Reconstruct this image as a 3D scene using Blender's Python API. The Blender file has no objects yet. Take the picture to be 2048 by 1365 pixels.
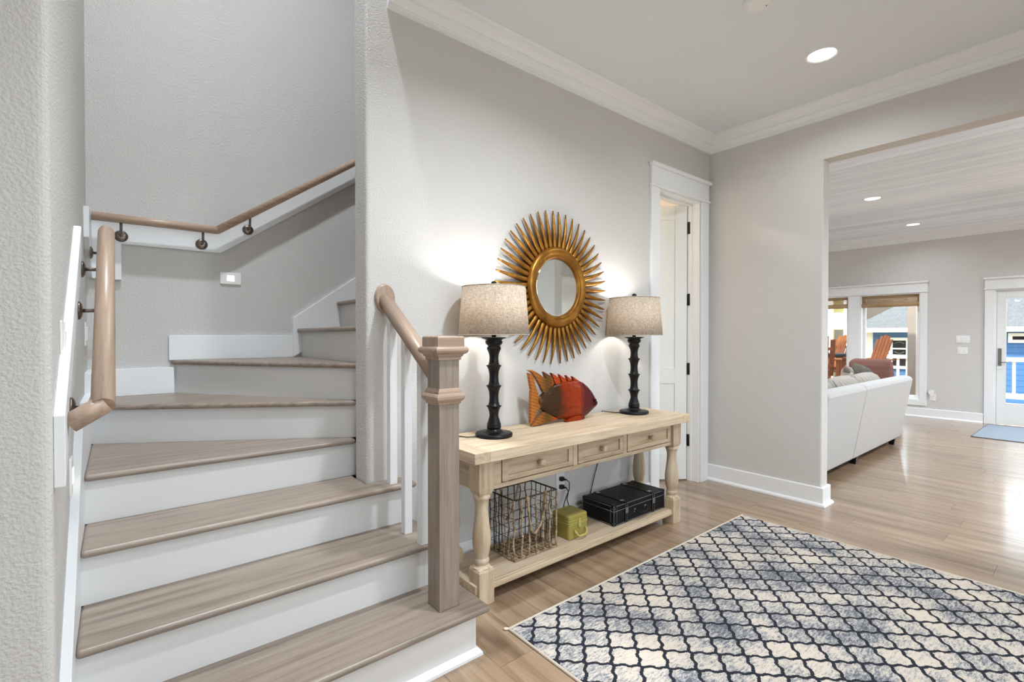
import bpy, bmesh, math, random
from mathutils import Vector, Matrix

# ------------------------------------------------------------------ camera, sky, sun, exposure
SC = bpy.context.scene
COL = SC.collection
R = math.radians
PI = math.pi
random.seed(7)

cam_data = bpy.data.cameras.new('camera')
cam_data.sensor_width = 36.0
cam_data.lens = 36.0 * 970.71 / 2048.0
cam_data.clip_start = 0.05
cam_data.clip_end = 200
cam = bpy.data.objects.new('camera', cam_data)
cam.location = (0, 0, 1.28)
cam.rotation_euler = (R(90 - 0.60), 0, R(-39.165))
COL.objects.link(cam)
SC.camera = cam

world = bpy.data.worlds.new('sky')
SC.world = world
world.use_nodes = True
wn = world.node_tree.nodes
wn['Background'].inputs['Color'].default_value = (0.83, 0.91, 1.0, 1)
wn['Background'].inputs['Strength'].default_value = 5.0

sun_data = bpy.data.lights.new('sun', 'SUN')
sun_data.energy = 8.0
sun_data.angle = R(1.0)
sun_data.color = (1.0, 0.93, 0.82)
sun = bpy.data.objects.new('sun', sun_data)
sun.rotation_euler = Vector((0.5, 0.55, -0.75)).to_track_quat('-Z', 'Y').to_euler()
COL.objects.link(sun)

SC.view_settings.view_transform = 'Standard'
SC.view_settings.look = 'None'
SC.view_settings.exposure = 0.0
SC.view_settings.gamma = 1.0
SC.view_settings.use_curve_mapping = False
SC.cycles.max_bounces = 10
SC.cycles.diffuse_bounces = 6
SC.cycles.caustics_reflective = False
SC.cycles.caustics_refractive = False
SC.cycles.sample_clamp_indirect = 6.0

# room numbers (metres)
YM = 2.25      # wall with the mirror
XB = 4.10      # wall with the wide opening
ZC = 3.02      # hall ceiling
XL = -0.122    # wall on the left of the stair
YN = 1.61      # near face of that wall
YS = 3.42      # wall behind the stair
XF = 9.85      # far wall of the living room
ZL = 2.91      # living room ceiling
RISE, RUN, NOSE = 0.19, 0.277, 1.565

# ------------------------------------------------------------------ materials
MATS = {}
def srgb(r, g, b):
    f = lambda c: (c / 255 / 12.92) if c / 255 <= 0.04045 else ((c / 255 + 0.055) / 1.055) ** 2.4
    return (f(r), f(g), f(b), 1.0)

class NT:
    def __init__(self, name):
        self.m = bpy.data.materials.new(name)
        self.m.use_nodes = True
        self.t = self.m.node_tree
        self.b = self.t.nodes['Principled BSDF']
        MATS[name] = self.m
    def n(self, typ, **kw):
        nd = self.t.nodes.new(typ)
        for k, v in kw.items():
            if hasattr(nd, k) and k not in nd.inputs:
                setattr(nd, k, v)
            else:
                nd.inputs[k].default_value = v
        return nd
    def l(self, a, b):
        self.t.links.new(a, b)
    def math(self, op, a, b=None, c=None):
        nd = self.t.nodes.new('ShaderNodeMath'); nd.operation = op
        for i, v in enumerate((a, b, c)):
            if v is None: continue
            if isinstance(v, (int, float)): nd.inputs[i].default_value = v
            else: self.l(v, nd.inputs[i])
        return nd.outputs[0]
    def mix(self, fac, a, b):
        nd = self.t.nodes.new('ShaderNodeMix'); nd.data_type = 'RGBA'
        if isinstance(fac, (int, float)): nd.inputs['Factor'].default_value = fac
        else: self.l(fac, nd.inputs['Factor'])
        for sock, v in ((nd.inputs['A'], a), (nd.inputs['B'], b)):
            pass
        ia = [s for s in nd.inputs if s.type == 'RGBA']
        for s, v in zip(ia, (a, b)):
            if isinstance(v, tuple): s.default_value = v
            else: self.l(v, s)
        return [o for o in nd.outputs if o.type == 'RGBA'][0]
    def ramp(self, fac, stops):
        nd = self.t.nodes.new('ShaderNodeValToRGB')
        cr = nd.color_ramp
        while len(cr.elements) < len(stops): cr.elements.new(0.5)
        for e, (p, c) in zip(cr.elements, stops):
            e.position = p; e.color = c
        self.l(fac, nd.inputs[0])
        return nd.outputs[0]
    def coords(self, scale=(1, 1, 1), rnd=False, kind='Object', rot=(0, 0, 0), pre=0.0):
        tc = self.t.nodes.new('ShaderNodeTexCoord')
        mp = self.t.nodes.new('ShaderNodeMapping')
        mp.inputs['Scale'].default_value = scale
        mp.inputs['Rotation'].default_value = rot
        src = tc.outputs[kind]
        if pre:
            m0 = self.t.nodes.new('ShaderNodeMapping'); m0.inputs['Rotation'].default_value = (pre, 0, 0)
            self.l(src, m0.inputs['Vector']); src = m0.outputs['Vector']
        self.l(src, mp.inputs['Vector'])
        if rnd:
            oi = self.t.nodes.new('ShaderNodeObjectInfo')
            v = self.math('MULTIPLY', oi.outputs['Random'], 37.0)
            cb = self.t.nodes.new('ShaderNodeCombineXYZ')
            for i in range(3): self.l(v, cb.inputs[i])
            self.l(cb.outputs[0], mp.inputs['Location'])
        return mp.outputs['Vector']
    def noise(self, vec, scale, detail=3.0, rough=0.55, dist=0.0):
        nd = self.n('ShaderNodeTexNoise')
        nd.inputs['Scale'].default_value = scale
        nd.inputs['Detail'].default_value = detail
        nd.inputs['Roughness'].default_value = rough
        nd.inputs['Distortion'].default_value = dist
        self.l(vec, nd.inputs['Vector'])
        return nd.outputs['Fac']
    def bump(self, h, strength, dist=0.01):
        nd = self.n('ShaderNodeBump')
        nd.inputs['Strength'].default_value = strength
        nd.inputs['Distance'].default_value = dist
        self.l(h, nd.inputs['Height'])
        self.l(nd.outputs[0], self.b.inputs['Normal'])
    def base(self, c, rough=0.5, metal=0.0, spec=None, coat=None):
        if isinstance(c, tuple): self.b.inputs['Base Color'].default_value = c
        else: self.l(c, self.b.inputs['Base Color'])
        self.b.inputs['Roughness'].default_value = rough
        self.b.inputs['Metallic'].default_value = metal
        if spec is not None: self.b.inputs['Specular IOR Level'].default_value = spec
        if coat is not None:
            self.b.inputs['Coat Weight'].default_value = coat
            self.b.inputs['Coat Roughness'].default_value = 0.12

def paint(name, c, rough=0.6, scale=0, strength=0.0, vary=0.02, dist=0.004):
    t = NT(name)
    v = t.coords()
    lo = tuple(x * (1 - vary) for x in c[:3]) + (1,)
    hi = tuple(min(1, x * (1 + vary)) for x in c[:3]) + (1,)
    t.base(t.mix(t.noise(v, 2.5, 3), lo, hi), rough)
    if scale:
        t.bump(t.noise(v, scale, 2.5, 0.5), strength, dist)
    return t.m

paint('wall_paint', srgb(204, 202, 199), 0.75, 120, 0.8)
paint('ceiling_paint', srgb(222, 226, 231), 0.85, 90, 0.10)
paint('trim_white', srgb(231, 233, 235), 0.38)
paint('riser_white', srgb(219, 219, 218), 0.42, 14, 0.03)
paint('plate_white', srgb(236, 236, 234), 0.35)
paint('door_white', srgb(226, 228, 226), 0.42)
paint('closet_paint', srgb(222, 214, 200), 0.8)

def wood(name, dark, mid, light, axis, rough=0.45, stretch=14.0, scale=3.0, rnd=True, coat=None, bump=0.08, pores=0.5, tilt=0.0):
    """grain lines that run along the given object axis"""
    t = NT(name)
    s = [stretch] * 3
    s['xyz'.index(axis)] = 1.0
    v = t.coords(tuple(s), rnd, pre=tilt)
    g = t.noise(v, scale, 6, 0.6, 0.6)
    fine = t.noise(v, scale * 7, 3, 0.6)
    col = t.ramp(g, [(0.30, dark), (0.5, mid), (0.70, light)])
    col = t.mix(t.math('MULTIPLY', fine, pores), col, dark)
    if rnd:
        oi = t.t.nodes.new('ShaderNodeObjectInfo')
        hsv = t.t.nodes.new('ShaderNodeHueSaturation')
        t.l(t.math('ADD', t.math('MULTIPLY', oi.outputs['Random'], 0.18), 0.91), hsv.inputs['Value'])
        t.l(col, hsv.inputs['Color'])
        col = hsv.outputs[0]
    t.base(col, rough, coat=coat)
    t.bump(fine, bump, 0.002)
    return t.m

for ax in 'xyz':
    wood('stair_wood_' + ax, srgb(116, 102, 91), srgb(148, 134, 121), srgb(163, 149, 136), ax, 0.38, 16, 2.2, pores=0.42)
    wood('rail_wood_' + ax, srgb(150, 126, 108), srgb(176, 152, 132), srgb(190, 167, 147), ax, 0.36, 18, 2.5, pores=0.40)
    wood('raw_wood_' + ax, srgb(168, 144, 116), srgb(200, 181, 154), srgb(214, 198, 174), ax, 0.55, 12, 2.6, pores=0.30)
wood('slope_wood', srgb(150, 126, 108), srgb(176, 152, 132), srgb(190, 167, 147), 'y', 0.36, 22, 2.5, pores=0.40, tilt=-0.6)
wood('floor_wood', srgb(116, 93, 73), srgb(155, 131, 106), srgb(174, 151, 126), 'y', 0.30, 11, 1.5, coat=0.55, pores=0.45, bump=0.05)
wood('deck_wood', srgb(120, 96, 74), srgb(150, 124, 98), srgb(176, 150, 120), 'y', 0.7)
wood('orange_wood', srgb(118, 66, 34), srgb(142, 82, 46), srgb(158, 96, 56), 'z', 0.5)
wood('ceiling_plank', srgb(222, 231, 243), srgb(234, 242, 253), srgb(240, 248, 255), 'y', 0.35, 9, 1.4, pores=0.12)

def plain(name, c, rough=0.5, metal=0.0, coat=None, nscale=0, nstr=0.0, spec=None):
    t = NT(name); t.base(c, rough, metal, spec, coat)
    if nscale: t.bump(t.noise(t.coords(), nscale, 3), nstr, 0.003)
    return t.m
plain('black_lacquer', srgb(11, 11, 14), 0.36, spec=0.3)
plain('black_metal', srgb(28, 27, 26), 0.4, 0.6)
plain('black_rubber', srgb(16, 16, 17), 0.5)
plain('bronze', srgb(120, 108, 98), 0.32, 0.9)
plain('nickel', srgb(150, 148, 145), 0.3, 0.9)
plain('mirror_glass', (0.86, 0.90, 0.89, 1), 0.02, 1.0)
plain('black_leather', srgb(8, 8, 11), 0.5, nscale=160, nstr=0.2, spec=0.25)
plain('grey_piping', srgb(104, 104, 112), 0.5)
plain('mustard_enamel', srgb(152, 140, 72), 0.45, spec=0.3, nscale=60, nstr=0.05)
plain('mustard_light', srgb(176, 168, 92), 0.45)
plain('dark_void', srgb(20, 20, 22), 0.6)
plain('tan_siding', srgb(158, 146, 136), 0.8)
plain('white_siding', srgb(244, 242, 236), 0.7)
plain('cream_rail', srgb(248, 240, 226), 0.6)
plain('yellow_siding', srgb(190, 176, 108), 0.8)
plain('grey_siding', srgb(112, 110, 106), 0.8)
plain('table_slate', srgb(40, 43, 48), 0.5)
plain('ground_sand', srgb(130, 118, 94), 0.95)
plain('dark_glass', srgb(22, 20, 21), 0.3)
plain('arc_grey', srgb(100, 98, 96), 0.6)

def emis(name, c, s):
    t = NT(name)
    t.base((0.8, 0.8, 0.8, 1), 0.5)
    t.b.inputs['Emission Color'].default_value = c
    t.b.inputs['Emission Strength'].default_value = s
    return t.m
emis('can_glow', (1.0, 0.97, 0.92, 1), 14.0)
emis('step_glow', (1.0, 0.93, 0.70, 1), 2.2)
emis('bulb_glow', (1.0, 0.86, 0.66, 1), 8.0)

def glass(name):
    t = NT(name)
    g = t.n('ShaderNodeBsdfGlossy'); g.inputs['Roughness'].default_value = 0.01
    tr = t.n('ShaderNodeBsdfTransparent'); tr.inputs['Color'].default_value = (0.95, 0.97, 0.97, 1)
    mx = t.n('ShaderNodeMixShader'); mx.inputs[0].default_value = 0.035
    t.l(tr.outputs[0], mx.inputs[1]); t.l(g.outputs[0], mx.inputs[2])
    t.l(mx.outputs[0], t.t.nodes['Material Output'].inputs['Surface'])
glass('window_glass')

# linen of the lamp shades: lets light through
t = NT('linen_shade')
v1 = t.coords((1, 1, 9)); v2 = t.coords((7, 7, 1))
w = t.math('ADD', t.math('MULTIPLY', t.noise(v1, 48, 2), 0.5), t.math('MULTIPLY', t.noise(v2, 48, 2), 0.5))
col = t.ramp(w, [(0.38, srgb(184, 170, 152)), (0.5, srgb(214, 202, 187)), (0.62, srgb(236, 227, 215))])
t.base(col, 0.9)
tl = t.n('ShaderNodeBsdfTranslucent'); t.l(col, tl.inputs['Color'])
mx = t.n('ShaderNodeMixShader'); mx.inputs[0].default_value = 0.42
t.l(t.b.outputs[0], mx.inputs[1]); t.l(tl.outputs[0], mx.inputs[2])
t.l(mx.outputs[0], t.t.nodes['Material Output'].inputs['Surface'])

# antique gold
t = NT('antique_gold')
v = t.coords()
g = t.noise(v, 9, 4, 0.6)
t.base(t.ramp(g, [(0.3, srgb(104, 66, 22)), (0.52, srgb(156, 106, 38)), (0.75, srgb(196, 146, 66))]), 0.36, 0.75)
t.bump(t.noise(v, 60, 3), 0.12, 0.002)

# sofa cloth
t = NT('sofa_cloth')
v = t.coords()
t.base(t.mix(t.noise(v, 45, 4, 0.7), srgb(176, 175, 174), srgb(198, 197, 196)), 0.95)
t.bump(t.noise(v, 320, 2), 0.25, 0.002)
# striped seat back cushions
t = NT('striped_cloth')
v = t.coords()
sx = t.n('ShaderNodeSeparateXYZ'); t.l(v, sx.inputs[0])
st = t.math('SINE', t.math('MULTIPLY', t.math('ADD', sx.outputs['X'], t.math('MULTIPLY', t.noise(v, 4), 0.03)), 95.0))
t.base(t.ramp(st, [(0.35, srgb(170, 165, 156)), (0.5, srgb(190, 185, 176)), (0.95, srgb(132, 126, 118))]), 0.95)
# brown plaid
t = NT('plaid_cloth')
v = t.coords()
sx = t.n('ShaderNodeSeparateXYZ'); t.l(v, sx.inputs[0])
a = t.math('SINE', t.math('MULTIPLY', sx.outputs['X'], 70.0)); b = t.math('SINE', t.math('MULTIPLY', sx.outputs['Z'], 80.0))
t.base(t.mix(t.math('MULTIPLY', t.math('ADD', a, b), 0.25), srgb(118, 80, 70), srgb(150, 116, 104)), 0.9)
# patchwork throw pillow
t = NT('patch_cloth')
vo = t.n('ShaderNodeTexVoronoi'); vo.inputs['Scale'].default_value = 15.0
t.l(t.coords(), vo.inputs['Vector'])
sp = t.n('ShaderNodeSeparateColor'); t.l(vo.outputs['Color'], sp.inputs[0])
t.base(t.ramp(sp.outputs[0], [(0.0, srgb(84, 76, 68)), (0.35, srgb(146, 142, 134)), (0.6, srgb(140, 84, 52)), (0.85, srgb(176, 174, 170))]), 0.95)
t = NT('dark_cloth'); t.base(t.mix(t.noise(t.coords(), 14), srgb(48, 46, 46), srgb(122, 116, 104)), 0.95)

# bamboo blind
t = NT('bamboo')
v = t.coords((1, 0.6, 22))
g = t.noise(v, 7, 5, 0.6)
t.base(t.ramp(g, [(0.3, srgb(132, 104, 74)), (0.5, srgb(176, 146, 108)), (0.72, srgb(206, 182, 146))]), 0.7)

# twig wire
t = NT('twig')
g = t.noise(t.coords(), 40, 3)
t.base(t.ramp(g, [(0.35, srgb(110, 90, 70)), (0.6, srgb(184, 160, 128))]), 0.8)
t = NT('rust_wire')
g = t.noise(t.coords(), 50, 3)
t.base(t.ramp(g, [(0.35, srgb(44, 34, 30)), (0.7, srgb(92, 70, 56))]), 0.7)

# shingles and lap siding of the houses far off
def lap(name, c1, c2, period, rough=0.8):
    t = NT(name)
    v = t.coords()
    sx = t.n('ShaderNodeSeparateXYZ'); t.l(v, sx.inputs[0])
    fr = t.math('FRACT', t.math('DIVIDE', sx.outputs['Z'], period))
    t.base(t.mix(t.math('LESS_THAN', fr, 0.14), c1, c2), rough)
lap('blue_siding', srgb(76, 116, 166), srgb(62, 100, 148), 0.16)
t = NT('grey_shingle')
v = t.coords((2.0, 7.0, 7.0), rot=(0, 0, 0.2))
t.base(t.ramp(t.noise(v, 3.0, 4, 0.7), [(0.3, srgb(84, 86, 89)), (0.55, srgb(100, 102, 104)), (0.75, srgb(114, 115, 116))]), 0.9)
t = NT('brown_shingle')
t.base(t.ramp(t.noise(t.coords((1, 4, 4)), 6.0, 4, 0.7), [(0.3, srgb(62, 56, 50)), (0.7, srgb(88, 80, 72))]), 0.9)

# carved fish: brown tail, orange body, wine red head, glossy lacquer
t = NT('fish_lacquer')
v = t.coords()
sx = t.n('ShaderNodeSeparateXYZ'); t.l(v, sx.inputs[0])
x = t.math('ADD', sx.outputs['X'], t.math('MULTIPLY', t.math('SUBTRACT', t.noise(v, 14, 4), 0.5), 0.11))
bodyc = t.ramp(t.math('DIVIDE', x, 0.6), [(0.02, srgb(150, 92, 34)), (0.12, srgb(110, 70, 26)), (0.17, srgb(62, 42, 16)), (0.38, srgb(66, 38, 12)), (0.47, srgb(150, 48, 8)), (0.68, srgb(164, 54, 10)), (0.76, srgb(92, 8, 22)), (1.0, srgb(86, 6, 24))])
vo = t.n('ShaderNodeTexVoronoi'); vo.inputs['Scale'].default_value = 85.0; t.l(v, vo.inputs['Vector'])
t.base(t.mix(t.math('MULTIPLY', vo.outputs['Distance'], 0.55), bodyc, srgb(24, 12, 6)), 0.24, spec=0.22, coat=0.06)
t.bump(vo.outputs['Distance'], 0.18, 0.003)
t = NT('fish_fin')
v = t.coords()
sx = t.n('ShaderNodeSeparateXYZ'); t.l(v, sx.inputs[0])
ribs = t.math('SINE', t.math('MULTIPLY', t.math('ADD', sx.outputs['Z'], t.math('MULTIPLY', sx.outputs['X'], 0.35)), 330.0))
c = t.ramp(t.math('DIVIDE', sx.outputs['X'], 0.6), [(0.0, srgb(176, 108, 48)), (0.14, srgb(150, 92, 36)), (0.24, srgb(92, 62, 26)), (0.30, srgb(112, 74, 26)), (0.34, srgb(176, 66, 20)), (0.7, srgb(166, 56, 16))])
t.base(t.mix(t.math('MULTIPLY', t.math('GREATER_THAN', ribs, 0.55), 0.4), c, srgb(60, 34, 16)), 0.30, spec=0.2, coat=0.05)

# trellis rug: dark wavy lattice on worn cream and slate
t = NT('trellis_rug')
v = t.coords()
sx = t.n('ShaderNodeSeparateXYZ'); t.l(v, sx.inputs[0])
u_ = t.math('DIVIDE', sx.outputs['X'], 0.15); v_ = t.math('DIVIDE', sx.outputs['Y'], 0.15)
jit = t.math('MULTIPLY', t.math('SUBTRACT', t.noise(v, 160, 2), 0.5), 0.10)
A0 = t.math('ADD', u_, v_); B0 = t.math('SUBTRACT', u_, v_)
def wavy(p, q):
    return t.math('ADD', t.math('ADD', p, jit), t.math('MULTIPLY', t.math('SINE', t.math('MULTIPLY', q, 4 * PI)), 0.035))
A = t.math('ADD', wavy(A0, B0), 0.5); B = t.math('ADD', wavy(B0, A0), 0.5)
def dline(p):
    return t.math('ABSOLUTE', t.math('SUBTRACT', t.math('FRACT', p), 0.5))
da, db = dline(t.math('ADD', A, 0.0)), dline(t.math('ADD', B, 0.0))
line = t.math('MINIMUM', da, db)
# small knots in the middle of every lattice edge
ka = dline(t.math('ADD', A, 0.5)); kb = dline(t.math('ADD', B, 0.5))
k1 = t.math('ADD', t.math('MULTIPLY', da, da), t.math('MULTIPLY', kb, kb))
k2 = t.math('ADD', t.math('MULTIPLY', db, db), t.math('MULTIPLY', ka, ka))
knot = t.math('LESS_THAN', t.math('MINIMUM', k1, k2), 0.0065)
k3 = t.math('ADD', t.math('MULTIPLY', da, da), t.math('MULTIPLY', db, db))
knot = t.math('MAXIMUM', knot, t.math('LESS_THAN', k3, 0.010))
mask = t.math('MAXIMUM', t.math('LESS_THAN', line, 0.066), knot)
streak = t.noise(t.coords((1.0, 3.2, 1), rot=(0, 0, 0.45)), 36, 5, 0.8)
patch = t.noise(v, 3.2, 2)
wear = t.math('ADD', t.math('MULTIPLY', streak, 0.62), t.math('MULTIPLY', patch, 0.5))
grain = t.noise(v, 420, 1)
wear = t.math('ADD', wear, t.math('MULTIPLY', t.math('SUBTRACT', grain, 0.5), 0.22))
cell = t.ramp(wear, [(0.47, srgb(86, 90, 99)), (0.54, srgb(146, 147, 150)), (0.59, srgb(196, 186, 174)), (0.67, srgb(208, 195, 180))])
t.base(t.mix(mask, cell, srgb(20, 24, 36)), 0.95)
t.bump(t.math('ADD', grain, t.math('MULTIPLY', mask, -0.4)), 0.5, 0.002)
plain('rug_binding', srgb(216, 204, 188), 0.95, nscale=300, nstr=0.3)
# small mat at the far door
t = NT('woven_mat')
v = t.coords()
ck = t.n('ShaderNodeTexChecker'); ck.inputs['Scale'].default_value = 34.0
ck.inputs['Color1'].default_value = srgb(120, 136, 152); ck.inputs['Color2'].default_value = srgb(170, 178, 184)
t.l(v, ck.inputs['Vector'])
t.base(t.mix(t.math('MULTIPLY', t.noise(v, 60), 0.6), ck.outputs[0], srgb(104, 118, 132)), 0.95)

for nm in ('orange_wood', 'deck_wood', 'arc_grey', 'blue_siding', 'grey_shingle', 'brown_shingle', 'yellow_siding', 'grey_siding', 'white_siding', 'cream_rail', 'tan_siding', 'table_slate', 'dark_glass', 'ground_sand'):
    nd_ = MATS[nm].node_tree.nodes['Principled BSDF']
    nd_.inputs['Specular IOR Level'].default_value = 0.08
    nd_.inputs['Roughness'].default_value = 0.85

# ------------------------------------------------------------------ mesh helpers
def world_origin(o):
    p = Vector((0, 0, 0))
    while o is not None:
        p = p + Vector(o.location); o = o.parent
    return p

class MB:
    """collects shapes given in world metres; build() links them as one mesh object"""
    def __init__(self):
        self.v = []; self.f = []; self.s = []
    def add(self, verts, faces, smooth=False):
        o = len(self.v)
        self.v += [tuple(p) for p in verts]
        self.f += [tuple(i + o for i in f) for f in faces]
        self.s += [smooth] * len(faces)
        return self
    def box(self, x0, x1, y0, y1, z0, z1):
        v = [(x, y, z) for x in (x0, x1) for y in (y0, y1) for z in (z0, z1)]
        return self.add(v, [(0, 1, 3, 2), (4, 6, 7, 5), (0, 4, 5, 1), (2, 3, 7, 6), (0, 2, 6, 4), (1, 5, 7, 3)])
    def prism(self, pts, axis, a0, a1, smooth=False):
        """2D polygon extruded along an axis; axis x: pts are (y,z); y: (x,z); z: (x,y)"""
        def P(p, a):
            return {'x': (a, p[0], p[1]), 'y': (p[0], a, p[1]), 'z': (p[0], p[1], a)}[axis]
        n = len(pts)
        v = [P(p, a0) for p in pts] + [P(p, a1) for p in pts]
        self.add(v, [tuple(range(n)), tuple(range(2 * n - 1, n - 1, -1))])
        return self.add(v, [(i, (i + 1) % n, n + (i + 1) % n, n + i) for i in range(n)], smooth)
    def lathe(self, prof, c, seg=24, smooth=True, cap=True):
        """profile of (radius, z) about a vertical axis through c=(x,y)"""
        n = len(prof); v = []; f = []
        for r, z in prof:
            for k in range(seg):
                a = 2 * PI * k / seg
                v.append((c[0] + r * math.cos(a), c[1] + r * math.sin(a), z))
        for i in range(n - 1):
            for k in range(seg):
                k2 = (k + 1) % seg
                f.append((i * seg + k, i * seg + k2, (i + 1) * seg + k2, (i + 1) * seg + k))
        self.add(v, f, smooth)
        if cap:
            self.add(v[:seg], [tuple(range(seg - 1, -1, -1))]); self.add(v[-seg:], [tuple(range(seg))])
        return self
    def square(self, prof, c):
        """profile of (half width, z) about a vertical axis, four flat sides"""
        v = []; f = []
        for h, z in prof:
            v += [(c[0] - h, c[1] - h, z), (c[0] + h, c[1] - h, z), (c[0] + h, c[1] + h, z), (c[0] - h, c[1] + h, z)]
        for i in range(len(prof) - 1):
            for k in range(4):
                k2 = (k + 1) % 4
                f.append((i * 4 + k, i * 4 + k2, (i + 1) * 4 + k2, (i + 1) * 4 + k))
        n = len(prof)
        f.append((3, 2, 1, 0)); f.append(tuple(range(4 * n - 4, 4 * n)))
        return self.add(v, f)
    def tube(self, pts, r, seg=10, smooth=True, cap=True):
        """round tube through points; r may be a list"""
        pts = [Vector(p) for p in pts]
        rs = r if isinstance(r, (list, tuple)) else [r] * len(pts)
        rings = []; up = None
        for i, p in enumerate(pts):
            d = (pts[min(i + 1, len(pts) - 1)] - pts[max(i - 1, 0)]).normalized()
            if up is None:
                up = Vector((0, 0, 1)) if abs(d.z) < 0.9 else Vector((1, 0, 0))
            s = d.cross(up).normalized(); u = s.cross(d).normalized(); up = u
            rings.append([p + (s * math.cos(2 * PI * k / seg) + u * math.sin(2 * PI * k / seg)) * rs[i] for k in range(seg)])
        v = [q for ring in rings for q in ring]; f = []
        for i in range(len(pts) - 1):
            for k in range(seg):
                k2 = (k + 1) % seg
                f.append((i * seg + k, i * seg + k2, (i + 1) * seg + k2, (i + 1) * seg + k))
        self.add(v, f, smooth)
        if cap:
            self.add(rings[0], [tuple(range(seg - 1, -1, -1))]); self.add(rings[-1], [tuple(range(seg))])
        return self
    def sweep(self, prof, p0, p1, side, up, smooth=False):
        """closed 2D profile (a along side, b along up) swept from p0 to p1"""
        p0, p1, side, up = map(Vector, (p0, p1, side, up))
        n = len(prof)
        v = [p0 + side * a + up * b for a, b in prof] + [p1 + side * a + up * b for a, b in prof]
        self.add(v, [tuple(range(n)), tuple(range(2 * n - 1, n - 1, -1))])
        return self.add(v, [(i, (i + 1) % n, n + (i + 1) % n, n + i) for i in range(n)], smooth)
    def disc(self, c, axis, r, depth, seg=24):
        """short cylinder starting at c, along axis vector"""
        a = Vector(axis).normalized()
        return self.tube([Vector(c), Vector(c) + a * depth], r, seg)
    def ball(self, c, rx, ry, rz, nu=16, nv=10):
        v = []; f = []
        for j in range(nv + 1):
            th = PI * j / nv
            for i in range(nu):
                a = 2 * PI * i / nu
                v.append((c[0] + rx * math.sin(th) * math.cos(a), c[1] + ry * math.sin(th) * math.sin(a), c[2] + rz * math.cos(th)))
        for j in range(nv):
            for i in range(nu):
                i2 = (i + 1) % nu
                f.append((j * nu + i, (j + 1) * nu + i, (j + 1) * nu + i2, j * nu + i2))
        return self.add(v, f, True)
    def pillow(self, c, w, d, h, rot=None, n=10, p=2.6):
        """soft cushion: width x, depth y, height z"""
        v = []; f = []
        M = rot or Matrix.Identity(3)
        for s in (1, -1):
            for j in range(n + 1):
                for i in range(n + 1):
                    a = -1 + 2 * i / n; b = -1 + 2 * j / n
                    t_ = (max(0, 1 - abs(a) ** p) * max(0, 1 - abs(b) ** p)) ** 0.5
                    pinch = 1 - 0.06 * (a * a * b * b)
                    q = M @ Vector((a * w / 2 * pinch, s * t_ * d / 2, b * h / 2 * pinch))
                    v.append((c[0] + q.x, c[1] + q.y, c[2] + q.z))
        m = (n + 1) ** 2
        for s in (0, 1):
            for j in range(n):
                for i in range(n):
                    q = (s * m + j * (n + 1) + i, s * m + j * (n + 1) + i + 1, s * m + (j + 1) * (n + 1) + i + 1, s * m + (j + 1) * (n + 1) + i)
                    f.append(q if s == 0 else q[::-1])
        return self.add(v, f, True)
    def build(self, name, mat, parent=None, bevel=0, seg=2, kind=None, weld=False):
        o = world_origin(parent) if parent is not None else Vector((0, 0, 0))
        me = bpy.data.meshes.new(name)
        me.from_pydata([(p[0] - o.x, p[1] - o.y, p[2] - o.z) for p in self.v], [], self.f)
        bm = bmesh.new(); bm.from_mesh(me)
        smooth = self.s
        for fc, sm in zip(bm.faces, smooth): fc.smooth = sm
        bmesh.ops.remove_doubles(bm, verts=bm.verts, dist=1e-5)
        bmesh.ops.recalc_face_normals(bm, faces=bm.faces)
        bm.to_mesh(me); bm.free()
        me.materials.append(MATS[mat])
        ob = bpy.data.objects.new(name, me)
        COL.objects.link(ob)
        ob.parent = parent
        if bevel:
            md = ob.modifiers.new('bevel', 'BEVEL'); md.width = bevel; md.segments = seg
            md.limit_method = 'ANGLE'; md.angle_limit = R(40)
            md.harden_normals = False
        if kind: ob['kind'] = kind
        return ob

def thing(name, label, cat, loc, group=None, kind=None):
    o = bpy.data.objects.new(name, None)
    o.empty_display_size = 0.05
    COL.objects.link(o); o.location = loc
    return tag(o, label, cat, group, kind)
def tag(o, label, cat, group=None, kind=None):
    o['label'] = label; o['category'] = cat
    if group: o['group'] = group
    if kind: o['kind'] = kind
    return o
def struct(mb, name, mat, label, cat, bevel=0, seg=2):
    return tag(mb.build(name, mat, None, bevel, seg), label, cat, kind='structure')
def box(*a):
    return MB().box(*a)
def copy_tree(o, parent=None):
    c = o.copy(); COL.objects.link(c); c.parent = parent
    for ch in list(o.children): copy_tree(ch, c)
    return c
def rounded(pts, r, seg=5, only=None):
    """round the corners of a 2D polygon"""
    out = []; n = len(pts)
    for i, p in enumerate(pts):
        if only is not None and i not in only: out.append(p); continue
        p = Vector(p); a = Vector(pts[i - 1]); b = Vector(pts[(i + 1) % n])
        da = (a - p).normalized(); db = (b - p).normalized()
        rr = r[i] if isinstance(r, dict) else r
        for k in range(seg + 1):
            t_ = k / seg
            q = (p + da * rr) * (1 - t_) ** 2 + p * 2 * t_ * (1 - t_) + (p + db * rr) * t_ * t_
            out.append((q.x, q.y))
    return out

def frame(m, axis, f0, f1, a0, a1, z0, z1, w, wb=None):
    """rectangular frame without overlapping faces; axis: the direction across the opening"""
    wb = wb or w
    def B(u0, u1, za, zb):
        m.box(u0, u1, f0, f1, za, zb) if axis == 'x' else m.box(f0, f1, u0, u1, za, zb)
    B(a0, a0 + w, z0, z1); B(a1 - w, a1, z0, z1); B(a0 + w, a1 - w, z0, z0 + wb); B(a0 + w, a1 - w, z1 - wb, z1)
    return m

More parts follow.
